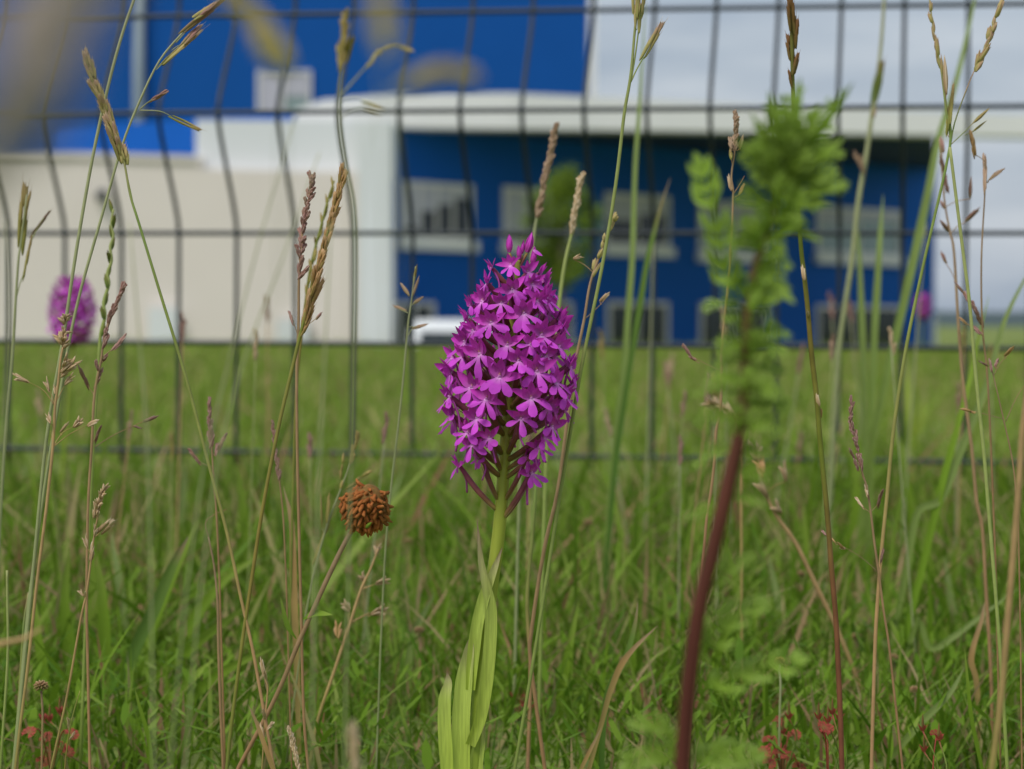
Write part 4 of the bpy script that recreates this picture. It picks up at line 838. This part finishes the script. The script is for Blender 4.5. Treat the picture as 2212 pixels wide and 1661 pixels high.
stalk('pale green airy panicle behind the brown clover head', [(770, 945), (762, 985), (735, 1060), (708, 1130), (680, 1230), (660, 1330)], .95, 2.8, 'culm_pale', r_top=1.5,
      heads=[([(758, 1000), (766, 965), (772, 940)], 6, 24, 5, 14, 'sp_olive', 'lump'), ([(735, 1058), (738, 1020), (740, 1000)], 4, 26, 4.5, 10, 'sp_olive', 'slim'), ([(745, 1060), (775, 1035), (790, 1025)], 4, 26, 4.5, 10, 'sp_olive', 'slim')],
      spikes=[(705, 1130, 712, 1060, 4, 'sp_olive', 'slim'), (695, 1140, 692, 1060, 4, 'sp_olive', 'slim'), (690, 1180, 718, 1110, 4, 'sp_olive', 'slim'), (676, 1220, 700, 1150, 4, 'sp_olive', 'slim')])
# stalks close to the lens, out of focus
stalk('pale brown seed head very close to the lens, before the tall blue hall', [(330, -240, .112), (190, -60, .11), (105, 80, .108), (20, 230, .108), (-80, 430, .11), (-160, 900, .12), (-220, 1500, .13)], .108, 58, 'culm_grey', r_top=40,
      heads=[([(-20, 330), (90, 120), (190, -60), (250, -150)], 26, 210, 74, 26, 'sp_grey', 'brome')])
stalk('blurred straw yellow head arching in from the top before the blue hall', [(430, -130, .25), (500, -10, .25), (560, 60, .25), (612, 140, .25), (632, 220, .252), (612, 300, .255), (608, 700, .27), (606, 1500, .29)], .25, 2.4, 'culm_pale', r_top=3,
      heads=[([(618, 150), (560, 58), (500, -10), (450, -90)], 18, 78, 27, 9, 'sp_yellow', 'brome')])
stalk('blurred olive yellow drooping head hanging across the blue hall', [(1010, 160, .25), (940, 158, .25), (865, 188, .25), (800, 240, .25), (770, 400, .255), (760, 800, .27), (750, 1300, .29)], .25, 2.2, 'culm_pale', r_top=2,
      heads=[([(868, 188), (935, 160), (1005, 162)], 13, 66, 19, 8, 'sp_yellow', 'brome')])
stalk('blurred pale stem dropping from the top edge before the blue hall', [(826, -90, .2), (828, 40, .2), (834, 140, .2), (840, 300, .203), (850, 700, .22), (860, 1300, .25)], .2, 4, 'culm_pale', r_top=4,
      heads=[([(834, 110), (828, 30), (824, -70)], 11, 80, 24, 7, 'sp_yellow', 'brome')])
stalk('slim stalk with double olive lump and drooping pink tip near the white upper block', [(744, 50), (738, 140), (733, 216), (736, 290), (752, 380), (765, 450), (768, 600), (765, 740), (762, 900), (756, 1100)], .55, 2.8, 'culm_pale', r_top=2.2,
      branches=[([(736, 206), (786, 150), (820, 113), (853, 100), (880, 108)], 2.2), ([(735, 216), (770, 212), (800, 225)], 1.2)],
      heads=[([(736, 148), (742, 90), (744, 48)], 9, 44, 8.5, 10, 'sp_olive', 'lump'), ([(790, 146), (820, 113), (853, 100), (876, 106)], 8, 30, 5.5, 8, 'sp_yellow', 'slim')],
      spikes=[(738, 150, 732, 96, 9, 'sp_olive', 'lump'), (748, 125, 760, 80, 8, 'sp_olive', 'lump'), (782, 218, 832, 238, 4.5, 'sp_olive', 'slim'), (780, 232, 825, 250, 4, 'sp_olive', 'slim')])
stalk('blurred tan head poking up close to the lens below the clover head', [(764, 1590), (766, 1640), (770, 1720), (775, 1900)], .45, 3, 'culm_tan', r_top=3,
      heads=[([(768, 1670), (765, 1620), (764, 1590)], 8, 40, 11, 8, 'sp_tan', 'lump')])
stalk('blurred grey tan dry tip entering from the left edge', [(92, 1356, .5), (50, 1380, .5), (0, 1392, .5), (-60, 1420, .5), (-120, 1600, .5)], .5, 9, 'culm_tan', r_top=3)

for i, (pp, lb) in enumerate([([(640, 250), (560, 520), (490, 800), (440, 1010), (400, 1300)], 'hazy pale stem leaning over the cream hall near the golden brown head'), ([(715, 480), (705, 700), (690, 1000), (680, 1300)], 'hazy pale upright stem just right of the golden brown head'),
        ([(690, 330), (610, 560), (530, 770), (470, 1000), (430, 1300)], 'hazy pale stem slanting below the white upper block'), ([(280, 480), (300, 720), (318, 950), (326, 1250)], 'hazy pale upright stem between ryegrass spike and bending brome'),
        ([(12, 480), (20, 700), (0, 1000), (-10, 1300)], 'hazy pale stem beside the soft olive brome'), ([(1412, 500), (1404, 800), (1396, 1100), (1390, 1400)], 'hazy pale upright stem left of the weed stem'), ([(2000, 480), (1975, 800), (1950, 1150), (1930, 1400)], 'hazy pale stem behind the branching panicle')]):
    stalk(lb, pp, .5 if i < 5 else 1.7, 2.6, 'culm_pale', r_top=1.6, smooth=3)
# broad blades
def near_what(x):
    return ('behind the dry tan stalk' if x < 200 else 'behind the left blade tuft' if x < 600 else 'behind the withered clover' if x < 1000 else 'behind the orchid foot' if x < 1300 else
            'behind the weed stem' if x < 1720 else 'behind the dark ryegrass spike' if x < 1880 else 'behind the leaning right blades')
G1 = 'broad green blades of the left tuft'; 
for i, (pp, z, hw, mt) in enumerate([([(254, 1560), (284, 1423), (334, 1313), (377, 1213), (407, 1159)], 1.06, 14, 'blade_tip'), ([(277, 1523), (334, 1460), (434, 1380), (553, 1293)], 1.11, 15, 'blade'), ([(300, 1590), (334, 1550), (401, 1480), (467, 1420)], 1.06, 14, 'blade'),
        ([(240, 1560), (228, 1420), (222, 1300), (210, 1200)], 1.11, 14, 'blade'), ([(270, 1580), (310, 1400), (370, 1250), (430, 1120)], 1.16, 14, 'blade'), ([(300, 1600), (370, 1420), (470, 1270), (560, 1200)], 1.21, 13, 'blade'),
        ([(200, 1600), (160, 1450), (140, 1300), (150, 1180)], 1.16, 13, 'blade'), ([(250, 1600), (262, 1450), (262, 1300), (240, 1150)], 1.26, 14, 'blade_pale'), ([(330, 1600), (420, 1500), (500, 1440), (590, 1400)], 1.04, 12, 'blade'), ([(110, 1560), (95, 1450), (82, 1370), (78, 1300)], 1.06, 11, 'blade')]):
    blade('broad green grass blade fanning out of the left tuft', pp, z, hw, mt, random.uniform(-.6, .6), group=G1)
blade('long pale blurred blade slanting across the right end of the blue wing', [(1880, 983), (1908, 847), (1931, 744), (1955, 642), (1979, 535), (2008, 400), (2028, 300), (2068, 167), (2105, 0), (2112, -60)], 1.5, 9.5, 'blade_pale', .5)
blade('tall pale blurred blade rising from the meadow left of the leafy weed', [(1300, 1260), (1315, 1100), (1335, 900), (1347, 812), (1357, 676), (1366, 553), (1372, 366), (1380, 250), (1388, 120), (1396, -20)], 1.4, 7, 'blade_pale', .3)
blade('blurred sheath blade with brown tip left of the leafy weed', [(1310, 1220), (1330, 1000), (1352, 850), (1373, 715), (1386, 637), (1399, 559), (1415, 494), (1430, 437), (1448, 385)], 1.35, 7, 'blade_tip', .3)
blade('broad upright blurred blade before the last lower window', [(1870, 1050), (1868, 900), (1864, 744), (1860, 640), (1856, 540), (1850, 470)], 1.5, 8, 'blade_pale', .4)
blade('pale upright blade beside the last upper window', [(1884, 900), (1888, 744), (1896, 600), (1902, 500), (1908, 420)], 1.5, 8, 'blade_pale', .3)
blade('long green blade leaning right beyond the slim green stalk', [(1900, 1500), (1936, 1340), (1960, 1223), (1983, 1106), (2034, 1075), (2085, 949), (2129, 840), (2146, 778), (2170, 693), (2211, 608), (2240, 560)], 1.2, 8.5, 'blade_pale', .4)
blade('green blade crossing behind the leaning right blade', [(1906, 1540), (1943, 1423), (1970, 1313), (1993, 1223), (2034, 1051), (2061, 949), (2088, 847), (2112, 740), (2136, 640)], 1.2, 8.5, 'blade', .5)
blade('bent blade folded across the lower right turf', [(1985, 1330), (2010, 1400), (2060, 1375), (2120, 1330), (2200, 1270)], 1.15, 7, 'blade_pale', .3)
blade('straight blade rising diagonally at the lower right', [(1920, 1640), (1990, 1560), (2050, 1500), (2084, 1440)], .95, 8, 'blade_pale', .2)
blade('folded pale green blade with tan edge left of the weed stem', [(1300, 1720), (1302, 1580), (1316, 1490), (1352, 1420), (1372, 1350), (1378, 1300)], .92, 8, 'blade_tip', .6)
blade('narrow curled blade tip left of the weed stem', [(1316, 1500), (1340, 1440), (1370, 1400), (1420, 1352)], .9, 7, 'blade_dry', .4)
blade('orange dry blade at the foot of the bending brome', [(600, 1700), (590, 1661), (565, 1590), (550, 1550), (536, 1522)], .78, 5.5, 'blade_dry', .3)
blade('orange rust coloured short blade right of the long pale green stalk', [(1255, 1661), (1275, 1620), (1300, 1570)], .86, 4.5, 'blade_dry', .2)
blade('yellow sheath blade behind the mauve head', [(640, 1400), (634, 1250), (630, 1130), (612, 1050)], .95, 8, 'blade_dry', .2)
blade('dark green blade near the bottom left', [(330, 1700), (322, 1600), (300, 1520), (292, 1490)], .84, 5, 'blade', .2)
blade('fine dark blade at the bottom right of the weed', [(2130, 1700), (2100, 1560), (2090, 1470), (2084, 1400)], .86, 4.5, 'blade', .2)
blade('tan streaked blade at the lower right edge', [(2120, 1661), (2110, 1480), (2098, 1420), (2120, 1340), (2128, 1300)], 1.0, 6.5, 'blade_dry', .3)
for (pp, z) in [([(1530, 1500), (1560, 1380), (1620, 1280)], 1.1), ([(1700, 1500), (1690, 1350), (1660, 1200)], 1.3), ([(1740, 1450), (1745, 1250), (1735, 1080)], 1.4), ([(1200, 1600), (1220, 1450), (1250, 1300)], 1.1), ([(1400, 1560), (1440, 1400), (1430, 1250)], 1.2), ([(880, 1500), (890, 1380), (940, 1280)], 1.15), ([(840, 1600), (800, 1450), (790, 1330)], 1.2), ([(1950, 1540), (1920, 1400), (1850, 1330)], 1.2), ([(2100, 1500), (2060, 1330), (2040, 1200)], 1.3), ([(1180, 1300), (1195, 1180), (1240, 1060)], 1.6), ([(1480, 1350), (1500, 1200), (1490, 1060)], 1.6), ([(820, 1250), (830, 1120), (870, 1020)], 1.7), ([(520, 1300), (530, 1150), (510, 1000)], 1.5), ([(360, 1250), (390, 1120), (400, 1000)], 1.7), ([(60, 1250), (80, 1100), (60, 980)], 1.7), ([(1830, 1250), (1850, 1080), (1840, 940)], 1.6), ([(1980, 1200), (1960, 1050), (1930, 900)], 1.7)]:
    mt = random.choice(['blade', 'blade', 'blade_pale']); xx = pp[0][0]
    blade('loose blurred %s grass blade in the turf %s' % ('pale' if mt == 'blade_pale' else 'green', near_what(xx)), pp, z, random.uniform(8, 12), mt, random.uniform(-.7, .7), group='loose blades before the fence')
# slender stems scattered between meadow and fence
for i in range(34):
    x = random.uniform(-60, 2270); z = random.uniform(1.15, 2.2); yt = random.uniform(620, 960); lean = random.uniform(-70, 70); yb_ = 695 + 907 / z
    kind = random.choice(['sp_tan', 'sp_olive', 'sp_purple', 'sp_pink']); sm = random.choice(['culm_pale', 'culm_pale', 'culm_green', 'culm_tan'])
    where = 'the cream hall' if x + lean < 770 else 'the blue wing' if x + lean < 2018 else 'the sky gap'
    hc_ = {'sp_tan': 'tan', 'sp_olive': 'olive', 'sp_purple': 'purple', 'sp_pink': 'pinkish'}[kind]; tall_ = 'tall' if yt < 720 else 'low'
    stalk('%s slender %s stem with small %s head in front of %s' % (tall_, 'tan' if sm == 'culm_tan' else 'green', hc_, where), [(x + lean, yt), (x + lean * .5, (yt + yb_) / 2), (x, yb_ - 10)], z, 2.2, sm, r_top=1.4,
          heads=[([(x + lean * .86, yt + 45), (x + lean, yt)], 5, 26, 4.5, 12, kind, 'lump')], group='slender stems before the fence', smooth=3)

# ------------------------------------------------------------------ dried clover head
q = to_ground(path3([(772, 1128), (757, 1152), (735, 1192), (705, 1255), (681, 1308), (643, 1393), (613, 1467), (580, 1537), (516, 1657)], .82, 5)); bs_ = Vector(q[-1]); bs_.z = 0
clv = thing('clover', 'withered rust brown clover head on a bent reddish stem', 'clover', bs_); kc = .82 / F
MB().tube(q, [kc * float(np.interp(i / len(q), [0, .3, 1], [5, 5.5, 4.5])) for i in range(len(q))], 9).part('stem', M['culm_pink'], clv)
hc = W(790, 1096, .82); hc2 = MB().spindle(W(774, 1140, .82), W(805, 1048, .82), 44 * kc, 12, 0, 1, prof=((0, .45), (.2, .85), (.45, 1), (.7, .95), (.9, .6), (1, .2)), flat=1).part('flower_head', M['clover_core'], clv)
axd = (W(803, 1052, .82) - W(776, 1135, .82)).normalized()
for i in range(190):
    u_ = (i + .5) / 190; th = i * 2.39996; c_ = 1 - 2 * u_; s_ = math.sqrt(1 - c_ * c_); e1 = axd.orthogonal().normalized(); e2 = axd.cross(e1)
    n_ = axd * c_ + (e1 * math.cos(th) + e2 * math.sin(th)) * s_; p = hc + n_ * random.uniform(38, 47) * kc
    tg = (axd * -1 + n_ * random.uniform(.2, .8) + Vector((random.gauss(0, .6), random.gauss(0, .6), random.gauss(0, .6)))).normalized()
    b_ = MB(); L_ = random.uniform(18, 28) * kc
    q_ = n_.cross(tg) * random.uniform(-.5, .5) * L_
    b_.tube([p - tg * L_ * .3 - n_ * 4 * kc, p + n_ * 3 * kc + q_ * .3, p + tg * L_ * .45 + n_ * 5 * kc + q_ * .1, p + tg * L_ * .7 - q_ * .4 + n_ * random.uniform(-2, 9) * kc], [2.6 * kc, 5.0 * kc, 4.2 * kc, 1.2 * kc], 5).part('floret', M['clover_dry'], hc2)
MB().spindle(W(790, 1140, .813), W(803, 1128, .811), 5.5 * kc, 8, .4, .6).part('green_scale', M['weed_leaf'], clv)
for (pp, hw) in (([(655, 1338), (680, 1326), (718, 1328)], 10), ([(640, 1380), (620, 1350), (606, 1290)], 6)):
    MB().ribbon(path3(pp, .82, 5), hw * kc, (0, -.6, .8), [(0, .2), (.4, 1), (.75, .8), (1, .05)], .2).part('leaf', M['blade'], clv)

# ------------------------------------------------------------------ leafy weed close to the lens
ZW = .47; kw = ZW / F
wp = [(1702, 320), (1690, 390), (1668, 460), (1645, 530), (1625, 610), (1615, 690), (1611, 770), (1606, 860), (1596, 945), (1570, 1060), (1540, 1190), (1511, 1310), (1492, 1440), (1482, 1550), (1474, 1661)]
q = to_ground(path3(wp, ZW, 4)); wb = Vector(q[-1]); wb.z = 0
weed = thing('leafy_weed', 'blurred leafy weed with dark maroon stem and crowded cut green leaves on top', 'weed', wb)
MB().tube(q, [kw * float(np.interp(i / len(q), [0, .2, .45, .6, 1], [6, 10, 13, 17, 18])) for i in range(len(q))], 10).part('stem', M['weed_stem'], weed)
def cut_leaf(path, hw, n=6, dz=0.0, up=.35, sharp=.55):
    """pinnately cut leaf: midrib plus toothed lobes both sides; path base -> tip in pixels (x, y, dz px)"""
    p3 = [W(p[0], p[1], ZW + (p[2] if len(p) > 2 else dz) * kw) for p in smooth_path([(a[0], a[1], a[2] if len(a) > 2 else dz) for a in path], 5)]
    m = len(p3); b = MB(); ln_ = sum((p3[i + 1] - p3[i]).length for i in range(m - 1))
    fc = (-CAM_F * random.uniform(.5, 1) + Vector((0, 0, 1)) * up + CAM_R * random.uniform(-.5, .5)).normalized()
    b.ribbon(p3, 4.5 * kw, fc, [(0, .6), (.5, 1), (1, .3)], .3, 0, 1)
    for i in range(n):
        f = .22 + .72 * i / max(1, n - 1); j = min(m - 2, int(f * (m - 1))); hw_ = hw * 1.3; p = p3[j]; tg = (p3[j + 1] - p).normalized(); sd = tg.cross(fc).normalized()
        s_ = math.sin(math.pi * (.25 + .62 * f))
        for sg in (1, -1):
            L_ = hw_ * kw * s_ * random.uniform(.85, 1.45); d = tg * sharp + sd * sg * .8 + fc * random.uniform(-.3, .35)
            w_ = hw_ * kw * .20 * random.uniform(.8, 1.2)
            b.petal(p, d, fc, L_, w_, [(0, .6), (.35, .85), (.6, 1), (.82, .6), (1, .04)], curl=random.uniform(-.25, .25), cup=.2, nu=4, nv=1, wave=.18, t0=f * .5, t1=1)
            if L_ > 12 * kw:
                e = p + d.normalized() * L_ * .5
                b.petal(e, d.normalized() * .7 + tg * .7, fc, L_ * .75, w_ * .8, PTD, nu=3, nv=1, t0=.5, t1=1)
    j = m - 1; b.petal(p3[j - 1], p3[j] - p3[j - 2], fc, hw * 1.0 * kw, hw * .28 * kw, PTD, nu=4, nv=1, wave=.2, t0=.6, t1=1)
    return b.part('leaf', M['weed_leaf'], weed)
# crown leaves
for (bx, by, tx, ty, hw, dz) in [(1700, 330, 1728, 185, 30, -20), (1698, 340, 1664, 228, 30, -25), (1700, 350, 1690, 205, 26, -38), (1704, 340, 1760, 250, 30, -30), (1705, 350, 1830, 195, 24, 5), (1690, 390, 1636, 270, 30, -15), (1690, 400, 1600, 340, 28, -10),
                                (1700, 380, 1815, 330, 30, -10), (1695, 410, 1822, 405, 32, -18), (1690, 420, 1630, 380, 30, -40), (1680, 450, 1770, 440, 30, -35), (1675, 470, 1590, 430, 28, -25), (1690, 380, 1700, 290, 34, -55), (1700, 400, 1745, 330, 34, -50), (1685, 420, 1665, 330, 34, -48),
                                (1668, 480, 1740, 500, 26, -30), (1660, 500, 1700, 580, 28, -45), (1650, 520, 1600, 520, 26, -20), (1640, 560, 1690, 640, 30, -42), (1630, 600, 1665, 700, 24, -30), (1700, 380, 1760, 300, 30, 15), (1690, 400, 1650, 310, 30, 18), (1690, 430, 1760, 420, 28, 20), (1668, 470, 1720, 470, 30, -55), (1655, 520, 1640, 440, 28, -50), (1700, 360, 1720, 240, 36, -60), (1702, 350, 1690, 240, 34, -62), (1700, 390, 1790, 270, 32, -30), (1690, 420, 1800, 370, 34, -40), (1690, 400, 1625, 310, 34, -44), (1680, 440, 1620, 350, 32, -30), (1670, 470, 1690, 380, 36, -66), (1660, 500, 1730, 420, 34, -60), (1640, 560, 1610, 470, 30, -40), (1630, 600, 1680, 540, 32, -50), (1625, 640, 1590, 580, 24, -30), (1620, 660, 1650, 600, 28, -44)]:
    mx_ = (bx + tx) / 2 + random.uniform(-8, 8); my_ = (by + ty) / 2 - abs(tx - bx) * .12
    cut_leaf([(bx, by, 0), (mx_, my_, dz * .6), (tx, ty, dz)], hw * .72, 5)
def strap_leaf(bx, by, tx, ty, hw, dz):
    """narrow toothed upper leaf"""
    a, c = W(bx, by, ZW), W(tx, ty, ZW + dz * kw); d = c - a; b = MB(); fc = (-CAM_F + Vector((0, 0, .5)) + CAM_R * random.uniform(-.6, .6)).normalized()
    b.petal(a, d, fc, d.length, hw * kw, [(0, .35), (.15, .6), (.22, .45), (.35, .85), (.42, .62), (.55, 1), (.62, .7), (.75, .8), (.8, .5), (.92, .35), (1, .04)], curl=random.uniform(-.2, .2), cup=.25, nu=12, nv=1, wave=.15)
    b.part('leaf', M['weed_leaf'], weed)
for (bx, by, tx, ty, hw) in [(1702, 360, 1730, 168, 14), (1700, 360, 1660, 205, 14), (1705, 370, 1845, 180, 12), (1690, 400, 1606, 296, 14), (1700, 390, 1828, 300, 15), (1695, 430, 1835, 395, 16), (1680, 450, 1585, 400, 14), (1705, 380, 1775, 225, 15), (1690, 420, 1640, 240, 15), (1668, 480, 1775, 520, 13), (1650, 540, 1560, 520, 12), (1640, 580, 1720, 660, 13), (1700, 400, 1700, 215, 17), (1695, 440, 1800, 450, 16), (1670, 500, 1600, 480, 14), (1660, 520, 1740, 470, 15)]:
    strap_leaf(bx, by, tx, ty, hw, random.uniform(-75, -30))
cut_leaf([(1606, 680, 0), (1572, 600, -14), (1556, 520, -22), (1535, 430, -26), (1508, 350, -24)], 42, 7, sharp=.8)
cut_leaf([(1606, 668, 0), (1570, 650, -12), (1522, 668, -20)], 18, 4)
for (bx, by, tx, ty, hw, dz) in [(1612, 720, 1570, 690, 16, -14), (1614, 740, 1700, 720, 20, -14), (1610, 780, 1530, 800, 18, 16), (1608, 810, 1690, 800, 22, 18), (1606, 860, 1500, 850, 18, 14), (1604, 880, 1700, 870, 26, 16), (1594, 960, 1500, 1010, 18, 20), (1585, 990, 1660, 980, 18, 20), (1620, 640, 1700, 620, 22, 18), (1560, 1110, 1480, 1120, 16, 24),
                                (1618, 660, 1560, 610, 22, -30), (1616, 690, 1680, 640, 24, -36), (1614, 720, 1640, 640, 22, -44), (1612, 750, 1560, 760, 22, -26), (1612, 770, 1690, 760, 24, -30), (1610, 800, 1630, 720, 22, -40), (1608, 830, 1530, 830, 22, -20), (1606, 850, 1680, 850, 24, -26), (1602, 890, 1620, 800, 20, -36), (1600, 900, 1510, 910, 20, -14), (1598, 925, 1690, 930, 22, -16), (1590, 970, 1600, 880, 18, -30), (1580, 1020, 1660, 1040, 18, 14), (1565, 1080, 1650, 1090, 18, 22),
                                (1500, 1420, 1650, 1300, 38, 65), (1488, 1500, 1740, 1420, 40, 90), (1480, 1600, 1370, 1560, 30, 60), (1476, 1650, 1640, 1630, 40, 60), (1520, 1290, 1620, 1200, 24, 40), (1478, 1640, 1350, 1650, 34, 40)]:
    cut_leaf([(bx, by, 0), ((bx + tx) / 2, (by + ty) / 2 - 14, dz * .7), (tx, ty, dz)], hw, 5, up=.8)

# ------------------------------------------------------------------ red cranesbills, daisies, clover buds in the turf
def cranesbill(label, x, y, z, n_leaf, n_bud, spread, group=None):
    k = z / F; base = W(x, y, z); base.z = 0; yb_ = 695 + (CAM_H) * F / z
    t = thing('cranesbill', label, 'cranesbill', base, group)
    for i in range(n_leaf):
        lx, ly = x + random.uniform(-spread, spread), y + random.uniform(-60, 60); lz = z + random.uniform(-.03, .03)
        c = W(lx, ly, lz); qq = [Vector(base), (Vector(base) + c) / 2 + Vector((0, 0, .008)), c]; qq = [Vector(p) for p in smooth_path([tuple(p) for p in qq], 4)]
        st = MB().tube(qq, [1.6 * k] * len(qq), 5).part('leaf_stalk', M['crane_red'], t)
        b = MB(); up = (Vector((0, 0, 1)) - CAM_F * .8 + CAM_R * random.uniform(-.6, .6)).normalized(); e1 = up.orthogonal().normalized(); e2 = up.cross(e1)
        for a in range(7):
            g = a * .75 - 2.2; d = e1 * math.cos(g) + e2 * math.sin(g)
            b.petal(c, d, up, 17 * k, 3.2 * k, [(0, .5), (.4, .6), (.7, 1), (1, .1)], curl=.1, nu=4, nv=1)
            for sg in (.5, -.5):
                b.petal(c + d * 8 * k, d * math.cos(sg) + up.cross(d) * math.sin(sg), up, 10 * k, 2.0 * k, PTD, nu=3, nv=1, t0=.5)
        b.part('leaf', M['crane_red'], st)
    for i in range(n_bud):
        lx, ly = x + random.uniform(-spread * .7, spread * .7), y - random.uniform(10, 70); c = W(lx, ly, z + random.uniform(-.02, .02))
        qq = [Vector(base), (Vector(base) + c) / 2 + Vector((.004, 0, .004)), c]; qq = [Vector(p) for p in smooth_path([tuple(p) for p in qq], 4)]
        st = MB().tube(qq, [1.8 * k] * len(qq), 5).part('flower_stalk', M['crane_green'], t)
        b = MB()
        for a in range(5):
            g = a * 1.257; d = Vector((.4 * math.cos(g), .4 * math.sin(g), .9)); b.petal(c + Vector((math.cos(g), math.sin(g), 0)) * 4 * k, d, Vector((math.cos(g), math.sin(g), 0)), 17 * k, 4.6 * k, PTD, curl=.1, cup=-.3, nu=4, nv=1, t0=.3)
        b.spindle(c, c + Vector((0, 0, 38 * k)), 3.5 * k, 6, 0, .2)
        b.part('calyx', M['crane_red'], st)
cranesbill('red leaved cranesbill patch right of the weed stem foot', 1690, 1600, .92, 9, 2, 60)
cranesbill('cranesbill with red tipped calyces beside the dark ryegrass stem', 1792, 1600, .82, 2, 5, 34)
cranesbill('small cranesbill with one red calyx at the lower right turf', 2010, 1640, .82, 2, 3, 28)
cranesbill('red leaved cranesbill at the lower left corner turf', 112, 1600, .92, 6, 3, 60)
cranesbill('tiny red cranesbill by the orchid foot', 1118, 1560, 1.05, 2, 2, 24)
def button(name, label, cat, x, y, z, r, mat, ybot, group=None):
    k = z / F; q = to_ground(path3([(x, y + r * .6), (x + 3, (y + ybot) / 2), (x + 2, ybot)], z, 4)); base = Vector(q[-1]); base.z = 0
    t = thing(name, label, cat, base, group); MB().tube(q, [2.6 * k] * len(q), 6).part('stem', M['culm_pink' if mat != 'yellow_bud' else 'culm_pale'], t)
    c = W(x, y, z); b = MB()
    for i in range(34):
        u_ = (i + .5) / 34; th = i * 2.39996; cc = 1 - 1.7 * u_; ss = math.sqrt(max(0, 1 - cc * cc)); d = Vector((ss * math.cos(th), ss * math.sin(th), cc * .8))
        b.spindle(c + d * r * .35 * k, c + d * r * 1.05 * k, r * .22 * k, 5, .1, .3 + .7 * max(0, cc))
    b.part('flower_head', M[mat], t)
button('daisy', 'withered pinkish daisy head in the turf at the lower left', 'daisy', 89, 1482, .84, 17, 'daisy', 1600)
button('flower_bud', 'round yellowish bud on a straight stem beside the weed stem foot', 'flower bud', 1683, 1428, .92, 14, 'yellow_bud', 1520)
for (x, y, z) in [(905, 1362, 1.1), (1180, 1480, 1.1), (1180, 1372, 1.2), (1930, 1420, 1.1), (1976, 1490, .98), (1850, 1375, 1.2), (1730, 1240, 1.3), (1270, 1130, 1.5), (480, 1480, 1.1), (1310, 1120, 1.6), (2010, 1340, 1.3), (1020, 1230, 1.4), (880, 1170, 1.5), (250, 1330, 1.3), (1450, 1210, 1.4)]:
    button('clover_bud', 'small brownish clover head low in the turf ' + near_what(x), 'clover', x, y, z, random.uniform(9, 13), 'daisy', y + 70, 'small clover heads in the turf')
